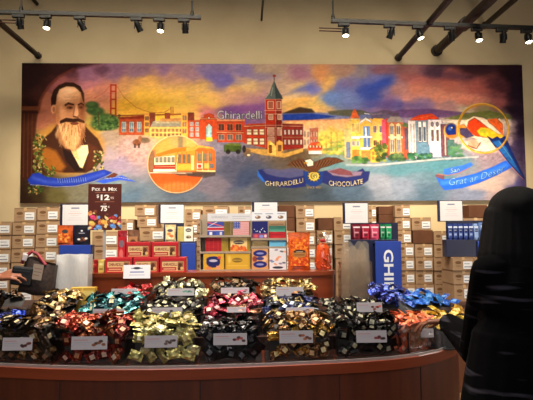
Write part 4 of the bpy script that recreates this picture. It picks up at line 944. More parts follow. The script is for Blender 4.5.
def heap(P, z0, zt, fl, lab, grp, ind, size=.056, front=None, sp=.062, labc=None, filllab=None, frontfl=None):
    """zt(u,v): heap height over the plan; ind: separate wrapped chocolates, else one uncountable pile"""
    global NIND
    xs = [p[0] for p in P]; ys = [p[1] for p in P]; x0, x1, y0, y1 = min(xs), max(xs), min(ys), max(ys)
    cx, cy = (x0+x1)/2, (y0+y1)/2; F_ = FL[fl]; inn = inset(P, .03); inn2 = inset(P, .02)
    b = MB()   # solid lower layers
    DK = len(F_.mats)
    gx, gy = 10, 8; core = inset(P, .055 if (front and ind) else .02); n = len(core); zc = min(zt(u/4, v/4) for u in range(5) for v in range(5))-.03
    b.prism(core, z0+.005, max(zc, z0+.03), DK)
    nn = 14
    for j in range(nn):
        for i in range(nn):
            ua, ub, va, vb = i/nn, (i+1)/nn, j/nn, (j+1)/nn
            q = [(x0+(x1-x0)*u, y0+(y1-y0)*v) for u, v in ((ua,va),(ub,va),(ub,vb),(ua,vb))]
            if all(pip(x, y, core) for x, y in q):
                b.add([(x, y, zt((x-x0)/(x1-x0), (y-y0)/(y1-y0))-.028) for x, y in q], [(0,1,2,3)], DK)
    r_ = random.Random(int(abs(x0)*1000)+len(lab)); pos = []
    y = y0+.02
    while y < y1-.01:
        x = x0+.02+r_.uniform(0,.02)
        while x < x1-.01:
            xx, yy = x+r_.uniform(-.012,.012), y+r_.uniform(-.012,.012)
            if pip(xx, yy, inn2):
                u, v = (xx-x0)/(x1-x0), (yy-y0)/(y1-y0); z = zt(u, v)+r_.uniform(-.012,.012); d = .03
                gxn = (zt(min(1,u+d),v)-zt(max(0,u-d),v))/(2*d*(x1-x0)); gyn = (zt(u,min(1,v+d))-zt(u,max(0,v-d)))/(2*d*(y1-y0))
                nrm = Vector((-gxn, -gyn, 1)).normalized()
                e_ = nrm.to_track_quat('Z', 'Y') @ Euler((r_.gauss(0,.36), r_.gauss(0,.36), r_.uniform(0,6.28))).to_quaternion()
                pos.append((Vector((xx, yy, z)), e_))
            x += sp
        y += sp*.92
    fpos = []
    if front:   # chocolates pressed against the clear front wall
        line_, zf0, zf1 = front[:-2], front[-2], front[-1]
        for (ax, ay), (bx, by) in zip(line_, line_[1:]):
            t = Vector((bx-ax, by-ay, 0)); L = t.length; t /= L; nrm = Vector((t.y, -t.x, 0))
            nz = max(1, int((zf1-zf0)/sp)); nx = max(1, int((L-.02)/sp+.3))
            for j in range(nz):
                for i in range(nx):
                    p = Vector((ax, ay, 0))+t*(.02+(L-.04)*(i+.5+r_.uniform(-.18,.18))/nx)-nrm*(.022+r_.uniform(0,.006)); p.z = zf0+(zf1-zf0)*(j+.5+r_.uniform(-.15,.15))/nz
                    M_ = Matrix((t, Vector((0,0,1)), nrm)).transposed().to_quaternion() @ Euler((r_.gauss(0,.22), r_.gauss(0,.22), r_.uniform(0,6.28))).to_quaternion()
                    fpos.append((p, M_))
    if ind:
        vv = F_.variants(size); vf = FL[frontfl].variants(size) if frontfl else vv
        for lst, v_ in ((pos, vv), (fpos, vf)):
            for p, q in lst:
                o = bpy.data.objects.new('wrapped_chocolate', v_[r_.randrange(6)]); C.objects.link(o)
                o.location = p; o.rotation_euler = q.to_euler(); tag(o, labc, 'chocolate', grp); NIND += 1
        # hidden lower layers
        for p, q in fpos:
            d_ = (Vector((cx, cy, 0))-Vector((p.x, p.y, 0))).normalized()
            mf, mp = F_.pick(r_) if not frontfl else (r_.randrange(F_.nf), None); candy_geo(b, q, p+d_*.018+Vector((r_.uniform(-.012,.012)+sp*.5, 0, sp*.42)), size*.95, mf, mp, r_.randrange(99))
        for p, q in pos:
            mf, mp = F_.pick(r_); candy_geo(b, q, p-Vector((r_.uniform(-.02,.02),r_.uniform(-.02,.02),.02)) if pip(p.x,p.y,inn) else p-Vector((0,0,.022)), size*.9, mf, mp, r_.randrange(99))
    else:
        for p, q in pos+fpos:
            mf, mp = F_.pick(r_); candy_geo(b, q, p, size, mf, mp, r_.randrange(99))
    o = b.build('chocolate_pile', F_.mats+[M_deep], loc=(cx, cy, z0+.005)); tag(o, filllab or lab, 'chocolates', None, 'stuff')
    return o
# ---- front row
GF = 'clear bins along the front of the island'; GS = 'clear bins on the steps of the island'
row1 = [(2,51.5,'dark','dark brown and gold','leftmost front bin',(2,32,337.6,350.4),(92,34,26)),(54.5,125,'copper','copper red','second front bin from left',(71,107,336.4,349.6),(120,70,44)),(126,196.5,'champ','pale champagne yellow','third front bin from left',(144.4,177,335.6,347.6),(90,70,60)),
  (198,263,'silver','black and silver','fourth front bin from left',(213.4,247,333.2,345),(90,40,36)),(264.4,334.4,'gold','gold and brown','fifth front bin, behind gold heap label',(279.6,313,330.6,343),(150,80,50)),(335.8,400,'black','black and cream','sixth front bin from left',(356.6,387,330.4,342.6),(70,26,24))]
for k, (p0, p1, fl, cn, wh, card, pic) in enumerate(row1):
    pl = -24 if k == 0 else p0
    a = atz(pl, rim_y(pl)-3.4, TOPZ); c = atz(p1, rim_y(p1)-3.4, TOPZ); a = Vector((a.x+.003, a.y)); c = Vector((c.x-.003, c.y))
    dep = 3.035-c.y if k < 5 else .3; dep = min(.42, 3.035-min(a.y, c.y)); P = [(a.x,a.y),(c.x,c.y),(c.x,3.035),(a.x,3.035)]
    wall = .975; ordn = ['first','second','third','fourth','fifth','sixth'][k]
    root = bin_(P, TOPZ, wall, f'clear front bin filled with {cn} wrapped chocolates, {ordn} from the left', GF)
    ym = (a.y+c.y)/2
    price_card(root, *card, min(a.y,c.y)-.012, k, pic=pic)
    zf = [.99,1.0,1.0,.985,.985,.975][k]; zp = [1.04,1.055,1.045,1.015,1.05,1.03][k]
    f_ = lambda u, v, zf=zf, zp=zp: zf-.02+(zp-zf)*min(1, v*1.9)*(1-.25*max(0, v-.6)/.4)*(1-(2*u-1)**6*.3)
    heap(P, TOPZ, f_, fl, f'{cn} wrapped chocolates lying under the top layer', f'{cn} wrapped chocolates in the front row', True, front=((a.x,a.y),(c.x,c.y),TOPZ+.01,.965),
         labc=f'{cn} foil wrapped chocolate in the {ordn} front bin from left', filllab=f'lower layers of {cn} wrapped chocolates in the {ordn} front bin', size=.053, sp=.066)
# ---- orange bin at the rounded corner
fr = [(401.5,-3.2),(412,-3.4),(424,-3.8),(436.5,-4.6)]
Pf = [atz(px, rim_y(px)+d, TOPZ) for px, d in fr]; Pf = [(p.x, p.y) for p in Pf]
P = Pf+[(Pf[-1][0]-.02, Pf[-1][1]+.16), (Pf[0][0]+.0, Pf[0][1]+.24)]
root = bin_(P, TOPZ, .965, 'clear corner bin of orange wrapped chocolates beside the shopper\'s hand', GF)
f_ = lambda u, v: .955+.04*min(1, v*1.6)-.015*u
heap(P, TOPZ, f_, 'orange', 'x', 'orange wrapped chocolates at the counter corner', True, front=(Pf[0], Pf[1], Pf[2], Pf[3], TOPZ+.01, .95), size=.046, sp=.047, frontfl='pinkish',
     labc='orange wrapped chocolate among its like in the corner bin under the hand', filllab='lower layers of orange wrapped chocolates in the corner bin')
price_card(root, 421, 434, 328.6, 337.4, Pf[2][1]-.016, 40, pic=(214,206,210))
# orange pieces heaped left of the bin, behind the black bin
a = at(386, 320, 3.08); c = at(412, 320, 3.08)
P = [(a.x, 3.075-.0),(c.x-.01, 3.075),(c.x-.01, 3.2),(a.x, 3.2)]
# ---- step rows
def srow(p0, p1, Y, dep, z0, wall, zf, zp, fl, cn, wh, card=None, pic=(120,70,50), size=.054, binlab=None):
    a = at(p0, 300, Y); c = at(p1, 300, Y); P = [(a.x+.003,Y),(c.x-.003,Y),(c.x-.003,Y+dep),(a.x+.003,Y+dep)]
    root = bin_(P, z0, wall, binlab or f'clear bin of {cn} wrapped chocolates {wh}', GS)
    if card: price_card(root, *card, Y-.012, int(p0), pic=pic)
    f_ = lambda u, v: zf-.012+(zp-zf)*min(1, v*1.5)*(1-(2*u-1)**6*.3)
    heap(P, z0, f_, fl, 'x', None, False, size=size, sp=.05, filllab=f'heap of {cn} wrapped chocolates {wh}', front=(P[0],P[1],z0+.01,wall-.01))
srow(-30, 24, 3.12, .14, TA, .98, .985, 1.01, 'blue', 'bright blue', 'on the lower step at the left edge')
srow(-30, 24, 3.265, .13, TA, 1.03, 1.05, 1.13, 'dark', 'dark brown', 'under the tilted bag at the left edge')
srow(26, 73, 3.12, .27, TA, 1.0, 1.01, 1.125, 'brass', 'gold and brown', 'left of the teal ones')
srow(75.5, 140, 3.12, .27, TA, 1.0, 1.01, 1.10, 'teal', 'teal foil', 'behind the copper red bin', (92.4,124,308.8,319), (150,80,46))
srow(141, 204.4, 3.12, .27, TA, .995, 1.0, 1.07, 'black', 'black', 'behind the champagne yellow bin', (152,182,307.6,316.6), (60,50,44))
srow(205.4, 262.6, 3.12, .27, TA, 1.0, 1.01, 1.095, 'crimson', 'crimson pink', 'behind the black and silver bin', (227,246,307,312.4), (190,120,110))
srow(263.6, 325, 3.12, .27, TA, .995, 1.0, 1.075, 'navy', 'dark blue', 'behind the gold and brown bin', (286,314,307.4,313), (150,90,60))
srow(326.4, 389, 3.12, .27, TA, .99, .995, 1.055, 'black', 'black', 'below the right bag holder', (357,382.4,302.4,312), (120,50,44))
srow(104, 148.4, 3.42, .26, TB, 1.06, 1.06, 1.125, 'red', 'bright red', 'below the red gift boxes', (111,137,288.6,296), (200,60,50), .05)
srow(149.4, 207.4, 3.42, .26, TB, 1.075, 1.075, 1.165, 'cream', 'black and cream', 'below the raised shelf edge', (167,194,288.4,295.6), (90,140,120), .05)
srow(208.4, 260.4, 3.42, .26, TB, 1.075, 1.08, 1.17, 'brown', 'black and brown', 'behind the crimson pink ones', (221,249,287.6,293.4), (160,60,80), .05)
srow(261.4, 319, 3.42, .26, TB, 1.07, 1.075, 1.16, 'olive', 'dull gold', 'behind the dark blue ones', (276,303.4,287,296), (180,110,70), .05)
srow(374.6, 415, 3.42, .26, TB, 1.045, 1.045, 1.115, 'royal', 'royal blue', 'below the blue lettered panel')
# ---- the round bowl at the right end: blue behind, yellow in front
bc = at(433, 318, 3.2); br_ = .215
def arc(a0, a1, n=14, r=br_): return [(bc.x+r*math.cos(R(a0+(a1-a0)*k/n)), bc.y+r*1.0*math.sin(R(a0+(a1-a0)*k/n))) for k in range(n+1)]
Pb = arc(4, 152, 12)+[(bc.x-.17, bc.y+.0)]; Py = arc(-98, 2, 12)+[(bc.x-.16, bc.y-.01)]
root = bin_(arc(-100, 152, 26), TOPZ, lambda p: .985+.42*(p[1]-bc.y), 'big rounded clear bowl of blue and yellow chocolates at the counter\'s right end', GS, M_acryl2, .007)
K_ = Canvas(0,0,10,8,4,(236,238,242)); K_.line([(2,3),(8,3)],.6,(190,190,200)); K_.line([(2,5),(6,5)],.6,(190,190,200))
a_ = R(-48); tx, ty = -math.sin(a_), math.cos(a_); qx, qy = bc.x+(br_+.004)*math.cos(a_), bc.y+(br_+.004)*math.sin(a_)
K_.build('price_card',(qx-tx*.045,qy-ty*.045,.905),(qx+tx*.045,qy+ty*.045,.925),(qx-tx*.045,qy-ty*.045,.83),(qx+tx*.045,qy+ty*.045,.85),PAINT,root)
ins_ = [(bc.x+(x-bc.x)*.955, bc.y+(y-bc.y)*.955) for x, y in Pb]
heap(ins_, TOPZ, lambda u, v: 1.0+.1*v+.02*(1-abs(2*u-1)), 'azure', 'x', None, False, size=.05, sp=.046, filllab='heap of bright azure blue wrapped chocolates at the back of the bowl')
ins_ = [(bc.x+(x-bc.x)*.955, bc.y+(y-bc.y)*.955) for x, y in Py]
heap(ins_, TOPZ, lambda u, v: .91+.105*v, 'yellow', 'x', None, False, size=.05, sp=.046, filllab='heap of yellow wrapped chocolates in front of the blue ones in the bowl')
# ------------------------------------------------------------------ goods on the raised shelf
def red_art():
    K = Canvas(0, 0, 27, 15, 5, (186,28,36))
    K.rect(2,3.2,25,14,(226,190,132)); K.rect(2,3.2,25,4,(110,20,24)); K.rect(2,9.8,17,13.2,(176,40,40))
    K.text('GHIRARDELLI', (122,30,26), box=(3.4,5.4,18,8.4), bold=.02); K.line([(4,11.6),(15.4,11.6)],1.1,(226,190,140))
    K.rect(18.6,4.6,24.6,13.4,(150,96,56)); K.ell(21,8,2,2.4,(84,42,28),.9,.3); K.ell(22.8,11,1.8,1.6,(230,190,120),.9,.3); K.ell(20,11.4,1.4,1.4,(60,30,22),.9,.3)
    K.rect(0,0,27,.8,(214,60,64)); return K
M_redbox = mat('red_gift_board', (176,24,32), (158,20,28), 14, .4)
def gift_box(px0, px1, py0, py1, Y, z0, lab, dep=.11):
    z1 = at((px0+px1)/2, py0, Y).z; x0, x1 = at(px0, py1, Y).x, at(px1, py1, Y).x
    b = MB(); b.box(((x0+x1)/2, Y+dep/2, (z0+z1)/2), (x1-x0, dep, z1-z0), bev=.003)
    o = b.build('gift_box', M_redbox, loc=((x0+x1)/2, Y+dep/2, z0)); tag(o, lab, 'gift box', 'red and gold gift boxes')
    e = .002; yy = Y-.0012
    RART.build('printed_front', (x0+e,yy,z1-e), (x1-e,yy,z1-e), (x0+e,yy,z0+e), (x1-e,yy,z0+e), PAINT, o)
    b = MB()
    for t in (.25,.5,.75): b.box((x1+.0006, Y+dep*t, (z0+z1)/2), (.001, .006, (z1-z0)*.8))
    b.build('side_stripes', mat('tan_stripe',(206,166,120),None,20,.5), o)
    return z1
RART = red_art()
zt = None
for k, (a, c) in enumerate([(105,132.2),(133.2,158.6),(159.8,186)]):
    zt = gift_box(a, c, 257.4, 272.3, 3.75, RZ, 'red and gold gift box, %s of the bottom row on raised shelf' % ['leftmost','middle one','rightmost'][k])
for k, (a, c) in enumerate([(126,150.4),(151.6,178)]):
    gift_box(a, c, 242, 257.2, 3.755, zt, 'red and gold gift box, %s of the two stacked on top' % ['left one','right one'][k])
K = Canvas(0,0,11,14,4,(150,22,30)); K.rect(1,4,10,6,(196,60,60)); K.rect(1,8,10,12,(120,16,24))
small_box(87.6,97.6,260,273,3.78,RZ,.08,(150,20,28),'small plain red box at the left end of the raised shelf','gift box','gift_box',K,'red and gold gift boxes')
K = Canvas(0,0,6,14,4,(214,190,96)); K.rect(1,3,5,6,(240,226,160)); K.rect(1,9,5,11,(150,120,50))
small_box(98,104,260,273,3.78,RZ,.05,(206,180,90),'narrow yellow box between two red boxes on the raised shelf','carton','chocolate_carton',K)
K = Canvas(0,0,9,17,4,(180,24,36)); K.ell(4.5,4,3.4,2.2,(120,110,120),.9,.3); K.ell(4,10,2.6,3,(226,120,110),.9,.5); K.ell(6,13,2,1.8,(240,200,180),.8,.5)
pouch(117.6,127,230.4,249,3.93,RZ,(176,22,34),'bright red pouch behind the stacked red gift boxes','candy pouch',None,K,metal=.2)
K = Canvas(0,0,11,12,4,(176,128,84)); K.ell(5.5,3,4,1.8,(70,40,28),.9,.3); K.ell(5,8,3,2.4,(226,180,110),.9,.5); K.ell(8,9,2,2,(120,66,40),.9,.5)
pouch(127.6,139.4,230,246,3.93,RZ,(140,92,58),'brown pouch beside the bright red pouch','candy pouch',None,K,metal=.2)
# white card with a crest, clipped to the shelf edge
K = Canvas(0,0,27,14,5,(238,238,242)); K.ell(13.5,3.4,3.6,1.2,(40,44,60),1,.2); K.line([(8,3.6),(19,3.6)],.6,(60,64,80)); K.text('SALE PRICE', (96,110,170), box=(7,6.4,20,8.4), bold=.01) if False else K.line([(7,7.4),(20,7.4)],1.1,(110,124,180)); K.line([(6,10.4),(21,10.4)],.6,(170,176,196))
t_ = thing('shelf_card', (at(136,279,3.70).x, 3.70, at(136,279,3.70).z), 'white card with dark crest clipped to the raised shelf below red boxes', 'card')
A, B_, D, E = at(123.2,265,3.708), at(150.2,265,3.708), at(123.2,278.6,3.702), at(150.2,278.6,3.702)
K.build('card_face', (D.x,3.708,A.z),(E.x,3.708,A.z),(D.x,3.702,D.z),(E.x,3.702,D.z), PAINT, t_)
b = MB(); b.box(((D.x+E.x)/2, 3.7135, (A.z+D.z)/2), (E.x-D.x, .004, A.z-D.z)); b.build('card_holder', M_acryl, t_)
# brown price sign on a stand
SY = 3.99
tl, tr2, bl = at(88.4,184,SY), at(121.4,184.4,SY), at(88.4,230.2,SY)
sx0, sx1, sz1, sz0 = tl.x, tr2.x, tl.z, bl.z
sg = thing('price_sign', ((sx0+sx1)/2, SY, RZ), 'tall brown pick and mix price sign with sweets pictured along its lower half', 'sign')
K = Canvas(0,0,33,46,7,(92,36,22))
K.rect(0,0,33,46,(78,30,20)); nz = fbm(K.X,K.Y,6,5); K.img *= (.92+.18*nz)[...,None]
K.text('P', (236,226,214), box=(3.6,3.3,6.2,6.9), bold=.03); K.text('ICK', (236,226,214), box=(6.7,4.1,12.2,6.9), bold=.03); K.text('&', (236,226,214), box=(14.4,3.8,17.4,6.9), bold=.02); K.text('M', (236,226,214), box=(20,3.3,24.4,6.9), bold=.03); K.text('IX', (236,226,214), box=(25,4.1,28.6,6.9), bold=.03)
for y in (8.6,17.8): K.line([(7,y),(26,y)],.35,(190,130,90))
K.text('$', (240,232,222), box=(8.4,10.4,10.8,14.2), bold=.02); K.text('12', (244,238,230), box=(12.4,10.6,21.4,16.2), bold=.04); K.text('95', (214,190,170), box=(22.2,12.8,25.6,15.2), bold=.02)
K.line([(15.4,20),(17.8,20)],.6,(210,180,150)); K.text('75', (240,232,222), box=(12.6,21.8,19,27.2), bold=.04); K.text('c', (240,232,222), box=(19.8,22,21.4,23.8), bold=.02)
r_ = random.Random(8)
for k in range(60):
    x = r_.uniform(0,33); y = r_.uniform(32-(7 if x < 12 else 0)+ (0 if x > 8 else 2),45.6)
    c = r_.choice([(214,168,84),(196,110,60),(96,140,200),(206,60,90),(120,60,36),(230,200,130),(226,140,60),(70,34,24)])
    K.ell(x,y,r_.uniform(1.6,3),r_.uniform(1.1,2),c,1,.2,r_.uniform(0,3)); K.ell(x-.4,y-.5,.8,.5,tuple(min(255,v+50) for v in c),.7,.6)
for x,y,c in [(5,33,(220,60,110)),(25,42,(92,140,206)),(11,43,(98,150,210)),(16,38,(230,170,70)),(26,34,(150,40,36)),(20,31,(86,36,26)),(4,39,(226,190,90))]: K.ell(x,y,3.2,2.2,c,1,.2,.4); K.ell(x-.7,y-.7,1.2,.6,tuple(min(255,v+40) for v in c),.8,.6)
b = MB(); b.box(((sx0+sx1)/2, SY+.006, (sz0+sz1)/2), (sx1-sx0, .008, sz1-sz0)); b.build('sign_board', mat('brown_sign_board',(76,30,20),None,8,.5), sg)
K.build('printed_face', (sx0,SY,sz1),(sx1,SY,sz1),(sx0,SY,sz0),(sx1,SY,sz0), PAINT, sg)
b = MB(); b.box(((sx0+sx1)/2, SY+.012, (RZ+sz0)/2+.03), (.022, .008, sz0-RZ+.06)); b.build('pole', mat('clear_stem',(196,190,184),None,9,.25,.3), sg)
b = MB(); b.box(((sx0+sx1)/2, SY+.0, RZ+.004), (.14, .06, .008), bev=.002); b.build('base', M_black, sg)

# ---- chocolate bar display
DY = 3.88
X = lambda px, Y=DY: at(px, 245, Y).x
Z = lambda py, Y=DY: at(243, py, Y).z
dz0 = RZ
M_cardb = mat('display_board', (168,150,128), (150,134,114), 9, .7)
dsp = thing('bar_display', ((X(200)+X(287))/2, DY, dz0), 'cardboard display rack filled with chocolate bars and flag boxes, centre of shelf', 'display')
b = MB(); b.box(((X(200)+X(287))/2, DY+.075, (dz0+Z(214))/2), (X(287)-X(200), .01, Z(214)-dz0)); b.build('back_panel', M_cardb, dsp)
for px in (200.4, 251, 286.4):
    b = MB(); b.box((X(px), DY+.03, (dz0+Z(220))/2), (.006, .09, Z(220)-dz0)); b.build('divider', M_cardb, dsp)
for py, (pa, pb) in [(236.6,(200,251)),(252.6,(200,251)),(270.6,(200,287)),(239.8,(251,287)),(248,(251,287))]:
    b = MB(); b.box(((X(pa)+X(pb))/2, DY+.02, Z(py)), (X(pb)-X(pa), .1, .008)); 
    b.box(((X(pa)+X(pb))/2, DY-.03, Z(py)+.004), (X(pb)-X(pa), .004, .016)); b.build('shelf_ledge', M_cardb, dsp)
K = Canvas(0,0,45,8,5,(206,204,206)); K.text('GHIRARDELLI',(150,150,160),box=(4,2.6,20,5)); K.line([(25,3.2),(42,3.2)],.7,(170,168,174)); K.line([(25,5.4),(38,5.4)],.6,(180,176,180))
yy = DY-.012; K.build('header_strip',(X(207.6),yy,Z(213.4)),(X(252.4),yy,Z(213.4)),(X(207.6),yy,Z(221)),(X(252.4),yy,Z(221)),PAINT,dsp)
K = Canvas(0,0,35,9,5,(222,222,226))
for x0 in (4,15,27): K.ell(x0+2,5.6,2.8,1.7,r_.choice([(120,84,60),(64,60,84),(160,130,80)]),.9,.3); K.line([(x0-1,2),(x0+6,2)],.7,(130,130,146)); K.ell(x0+1,5,1,.8,(230,220,200),.9,.4)
yy = DY-.016; K.build('header_strip',(X(252),yy,Z(212)),(X(286.6),yy,Z(212)),(X(252),yy,Z(220.6)),(X(286.6),yy,Z(220.6)),PAINT,dsp)
def bar(px0,px1,py0,py1,K,c,lab,Y=DY-.02,dep=.03,name='chocolate_box',cat='chocolate box',frac=(0,1),grp='boxes and bars in the cardboard display',zb=None):
    x0,x1 = X(px0),X(px1); z0_,z1_ = (zb if zb is not None else Z(py1)),Z(py0)
    b = MB(); b.box(((x0+x1)/2,Y+dep/2,(z0_+z1_)/2),(x1-x0,dep,z1_-z0_),bev=.002); o = b.build(name,mat('bar_wrapper',c,tuple(int(v*.8) for v in c),18,.35,.25),loc=((x0+x1)/2,Y+dep/2,z0_)); tag(o,lab,cat,grp)
    xa = x0+(x1-x0)*frac[0]; xb = x0+(x1-x0)*frac[1]; e = .0015
    K.build('printed_front',(xa+e,Y-.0012,z1_-e),(xb-e,Y-.0012,z1_-e),(xa+e,Y-.0012,z0_+e),(xb-e,Y-.0012,z0_+e),PAINT,o)
GOLD = (176,140,40)
K = Canvas(0,0,17,15,5,(60,70,150)); K.rect(0,6.4,17,9.4,(190,40,50)); K.rect(0,5.6,17,6.4,(226,214,216)); K.rect(0,9.2,17,10,(226,214,216)); K.poly([(0,0),(17,5),(17,6),(0,1.4)],(214,90,96)); K.poly([(0,5.4),(9,0),(11,0),(0,6)],(226,210,214)); K.rect(2,11,5,14.4,(226,226,232)); K.rect(9,11,12,14.4,(70,90,170)); K.rect(12.5,11,15,14.4,(206,200,210))
bar(207.4,230.6,221.4,235.6,K,(128,106,36),'gold box with red white and blue crossed flag print, top left of bar display',frac=(0,.73))
K = Canvas(0,0,17,15,5,(226,216,214))
for i in range(7): K.rect(0,i*2.15,17,i*2.15+1.08,(190,48,52))
K.rect(0,0,7.6,7.6,(50,62,140))
for i in range(4):
    for j in range(3): K.ell(1.2+i*1.8,1.4+j*2.3,.4,.4,(230,230,236),1,.4)
bar(231.4,250.2,221.4,235.6,K,(128,106,36),'gold box with stars and stripes flag print, top of bar display',frac=(.08,.95))
K = Canvas(0,0,16,15,5,(170,26,34)); 
for i in range(3): K.line([(0,3+i*4.4),(16,3.4+i*4.4)],.5,(140,16,24)); K.line([(3.5+i*4.6,0),(3.5+i*4.6,15)],.5,(196,60,60))
bar(205.6,228.6,237.4,251.6,K,GOLD,'plain red fronted box with gold edges, middle left of bar display',frac=(0,.7))
K = Canvas(0,0,17,15,5,(226,196,130)); K.ell(8.5,5,5.4,2.2,(70,60,56),1,.25); K.line([(4,5),(13,5)],.6,(226,206,160))
for k in range(30): K.ell(r_.uniform(0,17),r_.uniform(9,15),1.4,1.8,r_.choice([(226,110,40),(240,150,60),(206,80,34)]),.9,.4)
bar(229.6,250.2,237.4,251.6,K,GOLD,'cream and orange fronted box, middle of bar display',frac=(.04,.86))
K = Canvas(0,0,21,18,5,(206,160,44))
for cx_,cy_,rx,ry in [(10,6,7,3.4),(6,9,3,4),(14,9,3,4),(10,12,5,3)]: K.ell(cx_,cy_,rx,ry,(28,32,92),1,.15)
K.ell(10,7.4,4.4,1.5,(206,200,214),.9,.3); K.rect(3,14,8,18,(206,130,80)); K.rect(13,13,17,17,(214,150,110)); K.ell(16,4,2,1.6,(206,70,50),.9,.3)
bar(203.6,224.4,253.4,270,K,(200,154,40),'navy crest on gold box, bottom left of bar display',Y=DY-.03)
K = Canvas(0,0,25,18,5,(190,146,34)); K.rect(1.4,1.4,23.6,16.6,(206,164,48)); K.ell(12,7,5,2.6,(120,92,30),.9,.3); K.line([(8,7),(16,7)],.6,(214,180,90)); K.line([(2,13),(22,13)],.6,(226,196,90)); K.ell(4,6,1.6,4,(240,216,120),.5,.8)
bar(225.4,250.2,253.4,270,K,(196,150,36),'plain shiny gold box, bottom centre of bar display',Y=DY-.03)
K = Canvas(0,0,17,18,5,(26,30,96))
for k in range(9): K.ell(r_.uniform(1,16),r_.uniform(6,12),.5,.5,(230,230,240),1,.4)
K.rect(0,12.4,17,18,(150,60,96)); K.ell(4,15,2,1.6,(214,90,90),.9,.4); K.ell(10,15.4,2.4,1.6,(130,150,220),.9,.4); K.ell(14.6,15,1.6,1.6,(236,210,214),.9,.4)
bar(252.2,267.8,221.4,239.2,K,(24,28,90),'navy star printed bar at the top, third column of bar display',name='chocolate_bar',cat='chocolate bar')
K = Canvas(0,0,16,8,5,(216,188,130)); K.line([(2,3),(14,3)],.6,(190,150,90))
bar(252.2,267.8,240.6,249.4,K,(210,180,124),'plain cream bar below the navy star printed bar',name='chocolate_bar',cat='chocolate bar',Y=DY-.01)
K = Canvas(0,0,17,23,5,(206,150,96))
for cy_ in (5,17): K.ell(8.5,cy_,7,3.6,(30,34,110),1,.15); K.ell(8.5,cy_,4,1.2,(150,150,200),.9,.3)
K.ell(3,11,2.4,3,(130,50,40),.9,.4); K.ell(13,11,3,3,(236,190,150),.9,.4); K.ell(8.5,10.6,4,1.8,(40,44,120),.9,.3)
bar(251.6,268.2,248.6,270,K,(190,140,90),'navy and orange patterned bar, bottom of third column',name='chocolate_bar',cat='chocolate bar',Y=DY-.03)
for k,(y0,y1,c,nm) in enumerate([(221.4,227,(190,150,112),'tan'),(226,233,(96,178,150),'teal green'),(232,241,(176,30,40),'red'),(239.4,249,(104,180,214),'light blue')]):
    K = Canvas(0,0,16,y1-y0,4,c); K.line([(2,2.4),(14,2.4)],.7,tuple(int(v*.8) for v in c))
    bar(269,285.6,y0,y1+1.5,K,c,f'{nm} chocolate bar in the right column of the bar display',name='chocolate_bar',cat='chocolate bar',Y=DY+.02-.0085*k-(.02 if k == 3 else 0),dep=.008)
K = Canvas(0,0,16,22,5,(222,220,222))
for k in range(12): K.ell(r_.uniform(1,15),r_.uniform(1,17),1.8,.9,r_.choice([(96,140,190),(226,150,110),(140,120,150),(90,90,100)]),.9,.4,r_.uniform(-.6,.6))
K.ell(8,19.6,5,1.3,(50,50,64),1,.2)
bar(269,285.8,248.6,270,K,(214,212,216),'white bar with small coloured drawings at the bottom right of the bar display',name='chocolate_bar',cat='chocolate bar',Y=DY-.034)
# ---- orange candy bags at the right end of the shelf
K = Canvas(0,0,22,39,4,(226,98,24))
for k in range(150): K.ell(r_.uniform(0,22),r_.uniform(0,39),r_.uniform(1,2.2),r_.uniform(1,1.8),r_.choice([(240,130,30),(206,70,16),(250,160,60),(190,54,14)]),.9,.4)
K.ell(11,19,7.5,3,(60,40,30),1,.15); K.poly([(2,20),(20,20),(18.6,26),(11,27.6),(3.4,26)],(176,120,60),1,1); K.text('CARAMEL',(70,40,24),box=(5.4,22,16.6,24.4),bold=.01) if False else K.line([(5,23.4),(17,23.4)],1,(96,60,36)); K.line([(7,19),(15,19)],1,(214,196,160))
pouch(288,310.4,232.4,272,3.86,RZ,(222,96,24),'big orange candy bag with dark oval badge, right of bar display','candy bag','orange candy bags on the raised shelf',K,metal=.05,depth=.07)
gx0, gx1 = at(315,270,3.86).x, at(331.4,270,3.86).x; gcx = (gx0+gx1)/2; gw = (gx1-gx0)/2
bag = thing('gift_bag', (gcx,3.86,RZ), 'clear gathered bag of orange sweets, far right on the raised shelf', 'candy bag', 'orange candy bags on the raised shelf')
zf = at(323,243,3.86).z; b = MB(); b.tube([(gcx,3.86,RZ+.004),(gcx,3.86,RZ+.02),(gcx,3.86,(RZ+zf)/2),(gcx,3.86,zf-.03),(gcx,3.86,zf)],[gw*.8,gw*.92,gw*.9,gw*.75,gw*.35],14)
for k in range(70):
    a = r_.uniform(0,6.28); h = r_.random(); rr_ = gw*(.9 if h < .7 else .7); b.ell((gcx+rr_*math.cos(a)*.95,3.86+rr_*math.sin(a)*.95,RZ+.015+h*(zf-RZ-.05)),(.012,.012,.009),Euler((r_.random(),r_.random(),r_.random())),7,5,r_.randrange(2))
b.build('orange_sweets',[mat('orange_candy',(232,96,30),(206,70,20),30,.35),mat('deep_orange_candy',(214,66,26),(190,50,20),30,.35)],bag)
zq = at(323,232,3.86).z; b = MB(); n = 16
prof = [(RZ+.001,1.0),(RZ+.03,1.06),((RZ+zf)/2,1.04),(zf,.8),(zf+.015,.5),(zq-.03,.75),(zq,1.05)]
vs = []; 
for z_,f_ in prof:
    for k in range(n): q = 1+.12*(1 if k % 2 else -1)*(1 if z_ > zf-.01 else .2); vs.append((gcx+gw*f_*q*math.cos(2*PI*k/n),3.86+gw*f_*q*math.sin(2*PI*k/n),z_))
b.add(vs,[(i*n+k,i*n+(k+1)%n,(i+1)*n+(k+1)%n,(i+1)*n+k) for i in range(len(prof)-1) for k in range(n)],0,True)
b.build('clear_film',mat_clear('cellophane',(252,250,248),.95,.1,.0,.25),bag)
